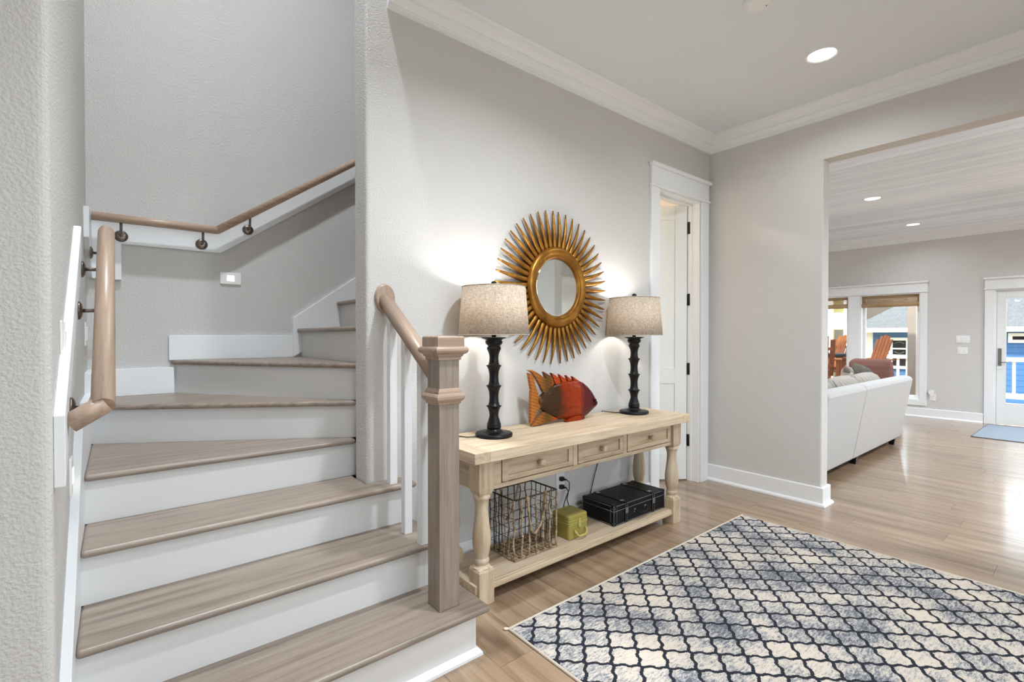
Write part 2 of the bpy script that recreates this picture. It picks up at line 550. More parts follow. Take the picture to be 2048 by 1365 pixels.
# ------------------------------------------------------------------ the room shell
ZT = 5.6
struct(MB().prism(rounded([(XL, YN), (XL, YS + 0.15), (-2.0, YS + 0.15), (-2.0, YN)], 0.028, 6, [0]), 'z', 0, ZT),
       'wall_left', 'wall_paint', 'textured greige wall block beside the stair with a rounded corner', 'wall')
m = MB().prism(rounded([(0.93, YM), (3.32, YM), (3.32, YM + 0.15), (0.93, YM + 0.15)], 0.022, 5, [0, 3]), 'z', 0, ZT)
m.box(3.94, XB + 0.13, YM, YM + 0.15, 0, ZT)
m.box(3.32, 3.94, YM, YM + 0.15, 2.45, ZT)
struct(m, 'wall_back', 'wall_paint', 'greige wall behind the console table and sunburst mirror', 'wall')
struct(box(XL, XB, YS, YS + 0.15, 0, ZT), 'wall_stair', 'wall_paint', 'greige wall behind the winding stair', 'wall')
OY0, OY1, OZ = 0.22, 1.352, 2.60
m = MB().prism(rounded([(XB, OY1), (XB + 0.13, OY1), (XB + 0.13, YM), (XB, YM)], 0.016, 4, [0, 1]), 'z', 0, OZ + 0.001)
m.prism(rounded([(XB, OY0), (XB, -2.6), (XB + 0.13, -2.6), (XB + 0.13, OY0)], 0.016, 4, [0, 3]), 'z', 0, OZ + 0.001)
m.box(XB, XB + 0.13, -2.6, YM, OZ, ZC + 0.1)
struct(m, 'wall_right', 'wall_paint', 'greige wall with the wide opening to the living room', 'wall')
# wall behind the camera with two added daylight windows and the side wall
FWIN = [(0.0, 2.0), (2.4, 3.4)]
m = MB().box(-2.0, XB, -2.75, -2.6, 0, 0.3).box(-2.0, XB, -2.75, -2.6, 2.75, ZC)
for a_, b_ in ((-2.0, 0.0), (2.0, 2.4), (3.4, XB)): m.box(a_, b_, -2.75, -2.6, 0.3, 2.75)
struct(m, 'wall_front', 'wall_paint', 'greige wall with two tall windows added for daylight across the hall', 'wall')
struct(box(-2.15, -2.0, -2.75, YN + 0.2, 0, ZT), 'wall_side', 'wall_paint', 'greige side wall of the entry hall', 'wall')
m = MB().box(1.04, XB + 0.13, -2.75, YM, ZC, ZC + 0.12).box(-2.0, 1.04, -2.75, 0.4, ZC, ZC + 0.12)
struct(m, 'ceiling', 'ceiling_paint', 'flat light grey hall ceiling', 'ceiling')
m = MB().box(1.04, 1.16, 0.4, YM, ZC + 0.12, ZT).box(-2.0, 1.16, 0.28, 0.4, ZC + 0.12, ZT)
struct(m, 'wall_upper', 'wall_paint', 'greige wall above the hall ceiling around the stairwell', 'wall')
struct(box(-2.15, XB + 0.13, 0.28, YS + 0.15, ZT, ZT + 0.1), 'ceiling_stair', 'ceiling_paint', 'ceiling high above the stairwell', 'ceiling')
struct(box(XB, XB + 0.13, YM + 0.151, 5.0, 0, ZT), 'wall_landing', 'wall_paint', 'greige wall at the end of the stairwell', 'wall')
# closet behind the open door
m = MB().box(3.0, 3.1, YM + 0.15, YS, 0, 2.75).box(3.1, XB, YS - 0.06, YS - 0.01, 0, 2.75).box(3.0, XB, YM + 0.15, YS, 2.7, 2.75)
struct(m, 'wall_closet', 'closet_paint', 'warm white walls of the small room behind the door', 'wall')

# living room shell
m = MB()
WY = [(1.875, 2.674), (2.842, 3.64)]; WZ0, WZ1 = 0.27, 1.965
DY0, DY1, DZ1 = 0.14, 1.035, 1.95
m.box(XF, XF + 0.15, -3.2, DY0, 0, ZL).box(XF, XF + 0.15, DY0, DY1, DZ1, ZL).box(XF, XF + 0.15, DY1, WY[0][0], 0, ZL)
for a, b in WY: m.box(XF, XF + 0.15, a, b, 0, WZ0).box(XF, XF + 0.15, a, b, WZ1, ZL)
m.box(XF, XF + 0.15, WY[0][1], WY[1][0], 0, ZL).box(XF, XF + 0.15, WY[1][1], 5.0, 0, ZL)
struct(m, 'wall_far', 'wall_paint', 'greige far wall of the living room with windows and glass door', 'wall')
struct(box(XB + 0.13, XF + 0.15, 4.85, 5.0, 0, ZL), 'wall_living', 'wall_paint', 'greige side wall of the living room beyond the sofa', 'wall')
m = MB().box(XB + 0.13, 4.4, -3.35, -3.2, 0, ZL).box(6.9, XF, -3.35, -3.2, 0, ZL).box(4.4, 6.9, -3.35, -3.2, 0, 0.3).box(4.4, 6.9, -3.35, -3.2, 2.5, ZL)
struct(m, 'wall_south', 'wall_paint', 'greige living room wall with a broad window added for daylight', 'wall')
cl = struct(box(XB + 0.13, XF + 0.15, -3.35, 5.0, ZL + 0.02, ZL + 0.12), 'ceiling_living', 'ceiling_plank', 'whitewashed plank ceiling of the living room', 'ceiling')
PW = 0.142
proto = None
k = 0
x = XB + 0.13
while x < XF - 0.01:
    w = min(PW, XF - x)
    if proto is None or w < PW - 1e-6:
        o = MB().box(0.002, w - 0.002, -3.2, 4.85, ZL, ZL + 0.025).build('plank', 'ceiling_plank', cl)
        if proto is None: proto = o
    else:
        o = proto.copy(); COL.objects.link(o); o.parent = cl
    o.location = (x, 0, 0)
    x += PW

# floor with laminate planks running away from the mirror wall direction
fl = struct(box(-2.15, XF + 0.15, -3.35, 5.0, -0.12, -0.004), 'floor', 'floor_wood', 'light brown laminate plank floor', 'floor')
FW = 0.19
fmesh = {}
def floor_plank(x0, y0, y1):
    L = round(y1 - y0, 3)
    if L not in fmesh:
        fmesh[L] = MB().box(0.0006, FW - 0.0006, 0.0006, L - 0.0006, -0.004, 0.0)
        o = fmesh[L].build('plank', 'floor_wood', fl); fmesh[L] = o.data
    else:
        o = bpy.data.objects.new('plank', fmesh[L]); COL.objects.link(o); o.parent = fl
    o.location = (x0, y0, 0)
offs = [0.0, 0.52, 0.22, 0.94, 0.38, 0.74, 0.10, 0.60]
kx = 0
for i in range(-11, 52):
    x0 = i * FW
    hall = x0 < XB
    lo, hi = ((-1.0, 3.4) if hall else (-1.2, 3.6))
    if x0 < -0.2: continue
    y = lo - offs[i % 8] * 1.3
    while y < hi:
        floor_plank(x0, y, y + 1.3)
        y += 1.3
rest = MB()
for x0, x1, y0, y1 in ((-2.15, -0.19, -3.3, YN), (-0.19, 10, -3.35, -2.3), (XB + 0.13, XF, 3.9, 4.85)):
    rest.box(x0, x1, y0, y1, -0.0042, -0.0032)
o = rest.build('plank_rest', 'floor_wood', fl); o['kind'] = 'stuff'

# ------------------------------------------------------------------ crown, baseboards, casings
def crown_prof():
    # (out from the wall, down from the ceiling)
    return [(0, 0), (0.105, 0), (0.105, -0.010), (0.098, -0.016), (0.092, -0.018), (0.086, -0.030), (0.072, -0.046), (0.054, -0.058),
            (0.046, -0.064), (0.046, -0.072), (0.038, -0.074), (0.034, -0.084), (0.028, -0.096), (0.020, -0.104), (0.020, -0.112), (0.015, -0.114), (0.015, -0.128), (0, -0.130)]
def crown_run(pts, inward, zc, scale=1.0):
    """pts: list of wall-face corner points; profile pushed out along per-point direction"""
    m = MB(); rings = []
    for (px, py), (dx, dy) in zip(pts, inward):
        rings.append([(px + dx * a * scale, py + dy * a * scale, zc + b * scale) for a, b in crown_prof()])
    n = len(crown_prof())
    for r0, r1 in zip(rings[:-1], rings[1:]):
        m.add(r0 + r1, [(i, (i + 1) % n, n + (i + 1) % n, n + i) for i in range(n)])
    m.add(rings[0], [tuple(range(n))]); m.add(rings[-1], [tuple(range(n - 1, -1, -1))])
    return m
struct(crown_run([(1.04, YM), (XB, YM), (XB, -2.6)], [(0, -1), (-1, -1), (-1, 0)], ZC), 'trim_1', 'trim_white',
       'white stepped crown moulding around the hall ceiling', 'crown moulding')
struct(crown_run([(XF, 4.85), (XF, -3.2)], [(-1, 0), (-1, 0)], ZL, 1.05), 'trim_2', 'trim_white',
       'white crown moulding on the far living room wall', 'crown moulding')

def base_mb(m, axis, a0, a1, face, sign, h=0.14, t=0.016):
    """baseboard on a wall face; sign = direction out of the wall"""
    prof = [(0, 0), (0.034, 0), (0.032, 0.012), (0.022, 0.022), (t, 0.024), (t, h - 0.006), (t - 0.005, h), (0, h)]
    pts = [(face + sign * a, b) for a, b in prof]
    return m.prism(pts, axis, a0, a1)
m = base_mb(MB(), 'x', 1.11, 3.205, YM, -1)
struct(m, 'baseboard_back', 'trim_white', 'white baseboard behind the console table', 'baseboard')
def base_run(m, pts, dirs, h=0.14, t=0.016):
    prof = [(0, 0), (0.034, 0), (0.032, 0.012), (0.022, 0.022), (t, 0.024), (t, h - 0.006), (t - 0.005, h), (0, h)]
    rings = [[(p[0] + d[0] * a_, p[1] + d[1] * a_, z_) for a_, z_ in prof] for p, d in zip(pts, dirs)]
    n_ = len(prof)
    for r0, r1 in zip(rings[:-1], rings[1:]):
        m.add(r0 + r1, [(i, (i + 1) % n_, n_ + (i + 1) % n_, n_ + i) for i in range(n_)])
    m.add(rings[0], [tuple(range(n_))]); m.add(rings[-1], [tuple(range(n_ - 1, -1, -1))])
    return m
m = base_run(MB(), [(XB, YM), (XB, OY1), (XB + 0.13, OY1), (XB + 0.13, YM)], [(-1, 0), (-1, -1), (1, -1), (1, 0)])
base_run(m, [(XB, -2.6), (XB, OY0), (XB + 0.13, OY0), (XB + 0.13, -2.6)], [(-1, 0), (-1, 1), (1, 1), (1, 0)])
struct(m, 'baseboard_right', 'trim_white', 'white baseboard with shoe wrapping round the wall end', 'baseboard')
m = base_mb(MB(), 'y', 1.144, 4.85, XF, -1); base_mb(m, 'y', -3.2, 0.03, XF, -1)
struct(m, 'baseboard_far', 'trim_white', 'white baseboard below the living room windows', 'baseboard')

def casing(name, label, cat, face, s, axis, a0, a1, z0, z1, w=0.095, frieze=0.15, bottom=False, mid=None):
    """craftsman casing; axis: direction along the wall; s: out of wall sign"""
    root = thing(name, label, cat, ((a0 + a1) / 2, face, z0) if axis == 'x' else (face, (a0 + a1) / 2, z0), kind='structure')
    def B(u0, u1, t, za, zb, nm, bev=0.003):
        f0, f1 = sorted((face, face + s * t))
        o = (box(u0, u1, f0, f1, za, zb) if axis == 'x' else box(f0, f1, u0, u1, za, zb)).build(nm, 'trim_white', root, bev)
        return o
    B(a0 - w, a0, 0.02, z0, z1, 'side_casing'); B(a1, a1 + w, 0.02, z0, z1, 'side_casing')
    if mid: B(mid[0], mid[1], 0.02, z0, z1, 'side_casing')
    B(a0 - w - 0.012, a1 + w + 0.012, 0.032, z1, z1 + 0.022, 'head_bead', 0.008)
    B(a0 - w, a1 + w, 0.022, z1 + 0.022, z1 + 0.022 + frieze, 'head_board')
    B(a0 - w - 0.016, a1 + w + 0.016, 0.045, z1 + 0.022 + frieze, z1 + 0.05 + frieze, 'head_cap', 0.008)
    if bottom: B(a0 - w, a1 + w, 0.02, z0 - w, z0, 'sill_board')
    return root

# hall door, opened into the small room
d1 = casing('door_1', 'white craftsman cased doorway with an open white door next to the room corner', 'door', YM, -1, 'x', 3.32, 3.945, 0, 2.445, w=0.112, frieze=0.135)
m = MB().box(3.3205, 3.338, YM - 0.004, YM + 0.149, 0, 2.4495).box(3.925, 3.9395, YM - 0.004, YM + 0.149, 0, 2.4495).box(3.338, 3.925, YM - 0.004, YM + 0.149, 2.432, 2.4495)
m.box(3.338, 3.350, YM + 0.06, YM + 0.10, 0, 2.42).box(3.913, 3.925, YM + 0.06, YM + 0.10, 0, 2.42).box(3.338, 3.925, YM + 0.06, YM + 0.10, 2.42, 2.432)
m.build('jamb', 'trim_white', d1, 0.002)
def oriented(pts_fn, org, ux, uy):
    pass
hx, hy = 3.918, YM + 0.118
ux, uy = -0.790, 0.613                       # direction of the open leaf
def leaf_box(m, a0, a1, t0, t1, z0, z1):
    v = []
    for a in (a0, a1):
        for t_ in (t0, t1):
            for z in (z0, z1):
                v.append((hx + ux * a + uy * t_, hy + uy * a - ux * t_, z))
    return m.add(v, [(0, 1, 3, 2), (4, 6, 7, 5), (0, 4, 5, 1), (2, 3, 7, 6), (0, 2, 6, 4), (1, 5, 7, 3)])
lf = leaf_box(MB(), 0, 0.60, -0.017, 0.017, 0.012, 2.425).build('door_leaf', 'door_white', d1)
m = MB()
for s in (-1, 1):
    t0, t1 = sorted((s * 0.017, s * 0.026))
    leaf_box(m, 0, 0.105, t0, t1, 0.012, 2.425); leaf_box(m, 0.495, 0.60, t0, t1, 0.012, 2.425)
    leaf_box(m, 0.105, 0.495, t0, t1, 2.30, 2.425); leaf_box(m, 0.105, 0.495, t0, t1, 0.012, 0.24); leaf_box(m, 0.105, 0.495, t0, t1, 0.86, 1.0)
m.build('stile_frame', 'door_white', lf, 0.002)
for z in (2.23, 1.60, 0.99, 0.36):
    m = MB().box(3.905, 3.924, YM + 0.086, YM + 0.118, z - 0.05, z + 0.05)
    m.tube([(3.912, YM + 0.084, z - 0.052), (3.912, YM + 0.084, z + 0.052)], 0.009, 8)
    m.build('hinge', 'black_metal', d1)

# ------------------------------------------------------------------ staircase
st = thing('staircase', 'winding staircase with grey-brown wood treads and white risers', 'staircase', (0.5, 1.595, 0))
SX0, SX1 = -0.097, 0.935
TT = 0.026
def poly_tread(pts, z, ax):
    return MB().prism(pts, 'z', z - TT, z).build('tread', 'stair_wood_' + ax, st, 0.0115, 4)
for k_ in range(1, 5):
    y = NOSE + RUN * (k_ - 1)
    z = RISE * k_
    if k_ < 4:
        x1 = 1.165 if k_ == 1 else 1.13
        y1 = y + RUN + 0.046
        if k_ < 3:
            pts = [(SX0, y), (x1, y), (x1, y1), (SX0, y1)]
        else:
            pts = [(SX0, y), (x1, y), (x1, YM - 0.002), (SX1 - 0.008, YM - 0.002), (SX1 - 0.008, y1), (SX0, y1)]
        poly_tread(pts, z, 'x')
    xr = 1.0935 if k_ < 4 else 0.965
    yr = y + 0.03
    MB().box(SX0, xr, yr, yr + 0.016, z - RISE, z - TT).build('riser', 'riser_white', st)
poly_tread([(SX0, 2.396), (SX1, 2.396), (SX1 + 0.0, 2.46), (SX0, 3.11)], 4 * RISE, 'x')
poly_tread([(SX1 + 0.008, 2.402), (SX1 + 0.008, 2.48), (0.30, YS - 0.001), (SX0, YS - 0.001), (SX0, 3.045)], 5 * RISE, 'x')
poly_tread([(SX1 + 0.012, 2.402), (0.985, 2.402), (0.985, YS - 0.001), (0.236, YS - 0.001)], 6 * RISE, 'x')
def winder_riser(a, b, z0, z1, off=0.03):
    a, b = Vector(a), Vector(b)
    d = (b - a).normalized(); n = Vector((d.y, -d.x))
    if n.y < 0: n = -n
    p = [a + n * off, b + n * off, b + n * (off + 0.016), a + n * (off + 0.016)]
    return MB().prism([tuple(q) for q in p], 'z', z0, z1).build('riser', 'riser_white', st)
winder_riser((0.965, 2.394), (SX0 - 0.022, 3.06), 4 * RISE, 5 * RISE - TT)
winder_riser((0.965, 2.375), (0.236, YS - 0.018), 5 * RISE, 6 * RISE - TT)
XN = 0.93
for k_ in range(7, 14):
    x0 = XN + 0.262 * (k_ - 7)
    MB().box(x0, x0 + 0.31, YM + 0.152, YS - 0.001, RISE * k_ - TT, RISE * k_).build('tread', 'stair_wood_y', st, 0.0115, 4)
    MB().box(x0 + 0.03, x0 + 0.046, YM + 0.152, YS - 0.001, RISE * (k_ - 1), RISE * k_ - TT).build('riser', 'riser_white', st)
# closed side of the lower steps, shoe moulding
m = MB().prism([(1.595, 0), (1.595, RISE - TT), (1.872, RISE - TT), (1.872, 2 * RISE - TT), (2.149, 2 * RISE - TT), (2.149, 3 * RISE - TT), (YM - 0.001, 3 * RISE - TT), (YM - 0.001, 0)], 'x', 1.094, 1.112)
m.build('side_panel', 'riser_white', st)
m = MB().prism([(1.595, 0), (1.573, 0), (1.574, 0.010), (1.584, 0.024), (1.595, 0.027)], 'x', SX0, 1.112)
m.prism([(1.112, 0), (1.134, 0), (1.133, 0.010), (1.123, 0.024), (1.112, 0.027)], 'y', 1.595, YM - 0.035)
m.add([(1.112, 1.595, 0), (1.134, 1.573, 0), (1.133, 1.574, .010), (1.123, 1.584, .024), (1.112, 1.595, .027), (1.112, 1.573, 0), (1.112, 1.574, .010), (1.112, 1.584, .024),
       (1.134, 1.595, 0), (1.133, 1.595, .010), (1.123, 1.595, .024)],
      [(5, 1, 2, 6), (6, 2, 3, 7), (7, 3, 4), (1, 8, 9, 2), (2, 9, 10, 3), (3, 10, 4)])
m.build('shoe_moulding', 'trim_white', st)
# skirt boards
m = MB().prism([(YN - 0.005, 0), (YN - 0.005, 0.30), (2.36, 0.94), (2.70, 1.0), (3.10, 1.0), (3.10, 1.10), (YS - 0.001, 1.10), (YS - 0.001, 0)], 'x', XL, SX0)
m.build('skirt_board', 'trim_white', st, 0.002)
MB().box(SX0, 0.256, YS - 0.016, YS, 5 * RISE, 1.10).build('skirt_board', 'trim_white', st, 0.002)
MB().box(0.232, 0.905, YS - 0.016, YS, 6 * RISE, 1.283).build('skirt_board', 'trim_white', st, 0.002)
MB().prism([(0.905, 6 * RISE), (0.905, 1.40), (2.8, 1.40 + 1.895 * 0.705), (2.8, 6 * RISE + 1.1)], 'y', YS - 0.018, YS).build('skirt_board', 'trim_white', st, 0.002)

# newel, balusters and rail on the open side
rl = thing('stair_railing', 'square wood newel post, sloped handrail and white balusters by the console', 'stair railing', (1.022, 1.70, RISE))
nc = (1.023, 1.696)
nw = MB().square([(0.0465, RISE), (0.0465, 1.19)], nc).build('newel_post', 'stair_wood_z', rl, 0.003)
cove = [(0.0465, 1.183), (0.052, 1.185), (0.052, 1.196), (0.057, 1.199), (0.060, 1.207), (0.067, 1.210), (0.072, 1.215), (0.0745, 1.222), (0.0735, 1.230), (0.069, 1.236), (0.0615, 1.238), (0.0615, 1.274), (0.058, 1.279), (0.001, 1.281)]
MB().square(cove, nc).build('cap', 'rail_wood_x', nw)
collar = [(0.0465, 1.006), (0.050, 1.008), (0.053, 1.018), (0.058, 1.022), (0.0635, 1.030), (0.0645, 1.040), (0.061, 1.048), (0.054, 1.052), (0.054, 1.060), (0.0505, 1.063), (0.0465, 1.072)]
MB().square(collar, nc).build('collar', 'rail_wood_x', nw)
SL = RISE / RUN
rz = lambda y: 1.463 + SL * (y - YM)          # height of the rail axis
prof = [(-0.020, -0.036), (0.020, -0.036), (0.022, -0.020), (0.031, -0.012), (0.034, 0.0), (0.032, 0.014), (0.024, 0.024), (0.012, 0.030), (0, 0.032), (-0.012, 0.030), (-0.024, 0.024), (-0.032, 0.014), (-0.034, 0.0), (-0.031, -0.012), (-0.022, -0.020)]
m = MB()
dirv = Vector((0, 1, SL)).normalized(); upv = Vector((0, -SL, 1)).normalized()
va = [(nc[0] + a, nc[1] + 0.0465, rz(nc[1] + 0.0465) + b * math.sqrt(1 + SL * SL)) for a, b in prof]
vb = [(nc[0] + a, YM - 0.018, rz(YM - 0.018) + b * math.sqrt(1 + SL * SL)) for a, b in prof]
n = len(prof)
m.add(va + vb, [tuple(range(n)), tuple(range(2 * n - 1, n - 1, -1))])
m.add(va + vb, [(i, (i + 1) % n, n + (i + 1) % n, n + i) for i in range(n)], True)
m.build('handrail', 'slope_wood', rl)
m = MB()
ring = lambda r, y: [(nc[0] + 0.82 * r * math.cos(2 * PI * k / 32), y, rz(YM) + 0.002 + 1.12 * r * math.sin(2 * PI * k / 32)) for k in range(32)]
rings = [ring(0.062, YM - 0.0005), ring(0.064, YM - 0.009), ring(0.060, YM - 0.016), ring(0.056, YM - 0.020)]
for a, b in zip(rings[:-1], rings[1:]):
    m.add(a + b, [(i, (i + 1) % 32, 32 + (i + 1) % 32, 32 + i) for i in range(32)], True)
m.add(rings[-1], [tuple(range(32))])
m.build('rosette', 'rail_wood_z', rl)
for by, bz in ((2.168, 3 * RISE), (2.018, 2 * RISE), (1.868, 2 * RISE)):
    h = 0.0185
    zt = lambda y: rz(y) - 0.036 * math.sqrt(1 + SL * SL) + 0.004
    v = []
    for (dx, dy) in ((-h, -h), (h, -h), (h, h), (-h, h)):
        v.append((nc[0] + dx, by + dy, bz))
    for (dx, dy) in ((-h, -h), (h, -h), (h, h), (-h, h)):
        v.append((nc[0] + dx, by + dy, zt(by + dy)))
    MB().add(v, [(3, 2, 1, 0), (4, 5, 6, 7), (0, 1, 5, 4), (1, 2, 6, 5), (2, 3, 7, 6), (3, 0, 4, 7)]).build('baluster', 'trim_white', rl, 0.002)

# handrails on the walls
def bracket(parent, wall, out, rail, flat=False):
    """round plate on the wall, curved arm to the rail"""
    wall, out, rail = Vector(wall), Vector(out), Vector(rail)
    plate = MB()
    ax = out.normalized()
    plate.tube([wall, wall + ax * 0.004, wall + ax * 0.009, wall + ax * 0.012], [0.031, 0.031, 0.024, 0.012], 20)
    br = plate.build('bracket', 'bronze', parent)
    p0 = wall + ax * 0.008
    p3 = rail
    p1 = p0 + ax * ((rail - p0).dot(ax) * 0.75)
    p2 = Vector((p3.x, p3.y, p1.z)) * 0.9 + p1 * 0.1
    pts = []
    for k in range(9):
        t_ = k / 8
        pts.append(p0 * (1 - t_) ** 3 + p1 * 3 * t_ * (1 - t_) ** 2 + p2 * 3 * t_ * t_ * (1 - t_) + p3 * t_ ** 3)
    MB().tube(pts, 0.0065, 10).build('arm', 'bronze', br)
    return br
# on the left wall
hr = thing('wall_handrail', 'round wood handrail on a white board climbing the wall by the light switches', 'handrail', (XL, 1.63, 0.9))
sl = 0.755
MB().prism([(1.632, 0.905), (1.632, 1.083), (2.44, 1.083 + 0.808 * sl), (2.44, 0.905 + 0.808 * sl)], 'x', XL, -0.100).build('mounting_board', 'trim_white', hr, 0.002)
MB().prism([(3.13, 1.76), (3.13, 1.91), (YS, 1.91), (YS, 1.59)], 'x', XL, -0.100).build('mounting_board', 'trim_white', hr, 0.002)
RX = -0.0295
y0, z0, y1, z1 = 1.72, 1.108, 2.56, 1.108 + 0.84 * 0.715
rail_pts = [(-0.100, 1.70, 1.062), (-0.060, 1.708, 1.083), (RX - 0.004, y0 - 0.002, z0 - 0.006), (RX, y0 + 0.012, z0 + 0.006)]
rail_pts += [(RX, y0 + (y1 - y0) * t_, z0 + (z1 - z0) * t_) for t_ in (0.06, 0.25, 0.5, 0.75, 0.96, 1.0)]
m = MB().tube([(-0.098, 1.715, 1.050), (RX + 0.006, y0 - 0.002, z0 - 0.010)], 0.0265, 16)
m.tube([(RX, y0 - 0.012, z0 - 0.016), (RX, y1 - 0.02, z1 - 0.0143), (RX, y1, z1), (RX, y1 + 0.012, z1 + 0.0086)], [0.0265, 0.0265, 0.022, 0.012], 18)
m.build('rail', 'slope_wood', hr)
for by in (1.80, 2.20, 2.43):
    rzz = z0 + (by - y0) * 0.715
    bracket(hr, (-0.100, by, rzz - 0.085), (1, 0, 0), (RX, by, rzz - 0.026))
bracket(hr, (-0.100, 3.24, 1.70), (1, 0, 0), (-0.02, 3.24, 1.735))
# on the wall behind the stair
hr2 = thing('wall_handrail', 'round wood handrail on a white board, level then rising along the wall behind the stair', 'handrail', (0.45, YS, 1.78))
bz = 1.782; s2 = 0.708
poly = [(-0.100, 1.585), (0.023, 1.585), (0.023, bz), (0.492, bz), (2.9, bz + (2.9 - 0.492) * s2), (2.9, bz + (2.9 - 0.492) * s2 + 0.145), (0.462, bz + 0.118), (-0.100, bz + 0.118)]
MB().prism(poly, 'y', YS - 0.022, YS).build('mounting_board', 'trim_white', hr2, 0.002)
ry = YS - 0.088
pts = [(-0.098, ry, 1.905), (0.455, ry, 1.905), (0.476, ry, 1.909), (0.496, ry, 1.922), (2.9, ry, 1.922 + (2.9 - 0.496) * s2)]
MB().tube([pts[0], (0.465, ry, 1.905)], 0.0225, 18).tube([(0.462, ry, 1.902), pts[4]], 0.0225, 18).ball((0.464, ry, 1.9045), 0.0222, 0.0222, 0.0222).build('rail', 'rail_wood_x', hr2)
for bx, zr in ((0.022, 1.905), (0.394, 1.905), (0.64, 1.922 + 0.144 * s2)):
    bracket(hr2, (bx, YS - 0.022, zr - 0.082), (0, -1, 0), (bx, ry, zr - 0.022))

# small plates
def step_light(label, c, ax, w, h):
    root = thing('step_light', label, 'step light', c, 'lit step lights low on the stair walls')
    if ax == 'y':
        MB().box(c[0] - w, c[0] + w, c[1] - 0.007, c[1], c[2] - h, c[2] + h).build('plate', 'plate_white', root, 0.002)
        MB().box(c[0] - 0.019, c[0] + 0.019, c[1] - 0.009, c[1] - 0.0065, c[2] - 0.017, c[2] + 0.017).build('lens', 'step_glow', root)
    else:
        MB().box(c[0], c[0] + 0.007, c[1] - w, c[1] + w, c[2] - h, c[2] + h).build('plate', 'plate_white', root, 0.002)
        MB().box(c[0] + 0.0065, c[0] + 0.009, c[1] - 0.019, c[1] + 0.019, c[2] - 0.024, c[2] + 0.024).build('lens', 'step_glow', root)
    return root
step_light('small lit step light on the wall behind the stair', (0.547, YS, 1.634), 'y', 0.056, 0.036)
step_light('small lit step light low on the wall beside the lowest treads', (XL, 2.15, 0.82), 'x', 0.045, 0.06)
def switch_plate(label, c, ax, w, h, n, group=None):
    root = thing('light_switch', label, 'light switch', c, group)
    s = -1 if ax == 'fx' else 1
    a, b = sorted((c[0], c[0] + s * 0.006)); a2, b2 = sorted((c[0] + s * 0.0055, c[0] + s * 0.011))
    MB().box(a, b, c[1] - w, c[1] + w, c[2] - h, c[2] + h).build('plate', 'plate_white', root, 0.002)
    for k in range(n):
        yc = c[1] - w + (2 * w) * (k + 0.5) / n
        MB().box(a2, b2, yc - 0.016, yc + 0.016, c[2] - 0.033, c[2] + 0.033).build('rocker', 'trim_white', root, 0.002)
switch_plate('white double rocker switch plate on the wall below the handrail', (XL, 1.90, 1.262), 'x', 0.075, 0.060, 2)
switch_plate('white single switch plate near the inner corner by the winder treads', (XL, 3.2, 1.29), 'x', 0.04, 0.058, 1)
switch_plate('wide white three-gang switch plate between far window and glass door', (XF, 1.374, 1.23), 'fx', 0.078, 0.054, 3)
switch_plate('smaller white switch plate under the three-gang one on the far wall', (XF, 1.378, 1.058), 'fx', 0.058, 0.052, 2)

# ------------------------------------------------------------------ lamps in the ceiling
def can_light(x, y, z, label, group, watts, r=0.075, tone=(0.88, 0.94, 1.0), spread=150):
    root = thing('recessed_light', label, 'ceiling light', (x, y, z), group)
    m = MB()
    rings = [(r + 0.022, z), (r + 0.021, z - 0.006), (r + 0.008, z - 0.008), (r, z - 0.002)]
    m.lathe(rings, (x, y), 36, cap=False)
    m.build('trim_ring', 'trim_white', root)
    MB().lathe([(r, z - 0.0015), (r, z - 0.0012)], (x, y), 36).build('lens', 'can_glow', root)
    ld = bpy.data.lights.new('can_lamp', 'AREA'); ld.shape = 'DISK'; ld.size = r * 2; ld.energy = watts; ld.color = tone
    ld.spread = R(spread)
    lo = bpy.data.objects.new('can_lamp', ld); COL.objects.link(lo); lo.parent = root; lo.location = (0, 0, -0.012)
    return root
COOL = (0.86, 0.93, 1.0)
G1 = 'recessed lights in the hall ceiling'; G2 = 'recessed lights in the plank ceiling'
can_light(3.39, 1.13, ZC, 'round lit recessed light in the hall ceiling near the wide opening', G1, 7)
for x, y, w_ in ((1.55, 0.85, 36), (0.3, -0.2, 14), (1.75, -1.2, 18), (3.3, -1.2, 12), (-1.2, -0.9, 4)):  # added lamps out of view, brighten the hall and the mirror wall
    can_light(x, y, ZC, 'unseen round recessed light added to brighten the hall, away from the wide opening', G1, w_)
can_light(6.95, 1.773, ZL, 'lit recessed light in the plank ceiling above the sofa', G2, 10, tone=COOL)
can_light(9.024, 1.81, ZL, 'lit recessed light in the plank ceiling close to the far crown moulding', G2, 6)
for x, y in ((5.2, -0.8), (7.0, -0.8), (9.0, -0.8), (5.2, 3.6), (7.0, 3.8)):  # added lamps out of view that fill the living room with light
    can_light(x, y, ZL, 'unseen round recessed light added to brighten the living room, away from the sofa', G2, 56, tone=COOL)
can_light(0.5, 1.9, ZT, 'unseen round light added high above the stairwell to brighten it', 'added lights above the stairwell', 60, spread=112)  # added lamp out of view, lifts the wall behind the stair
can_light(3.5, 3.0, 2.70, 'recessed light in the small room behind the open door', 'recessed lights in the small room', 34, tone=(1.0, 0.86, 0.7))
sd = thing('smoke_detector', 'small white round smoke detector on the hall ceiling', 'smoke detector', (2.585, 1.16, ZC))
MB().lathe([(0.066, ZC), (0.066, ZC - 0.012), (0.058, ZC - 0.026), (0.040, ZC - 0.034), (0.001, ZC - 0.036)], (2.585, 1.16), 28).build('body', 'plate_white', sd)
MB().box(2.602, 2.615, 1.125, 1.131, ZC - 0.034, ZC - 0.028).build('vent', 'dark_void', sd)

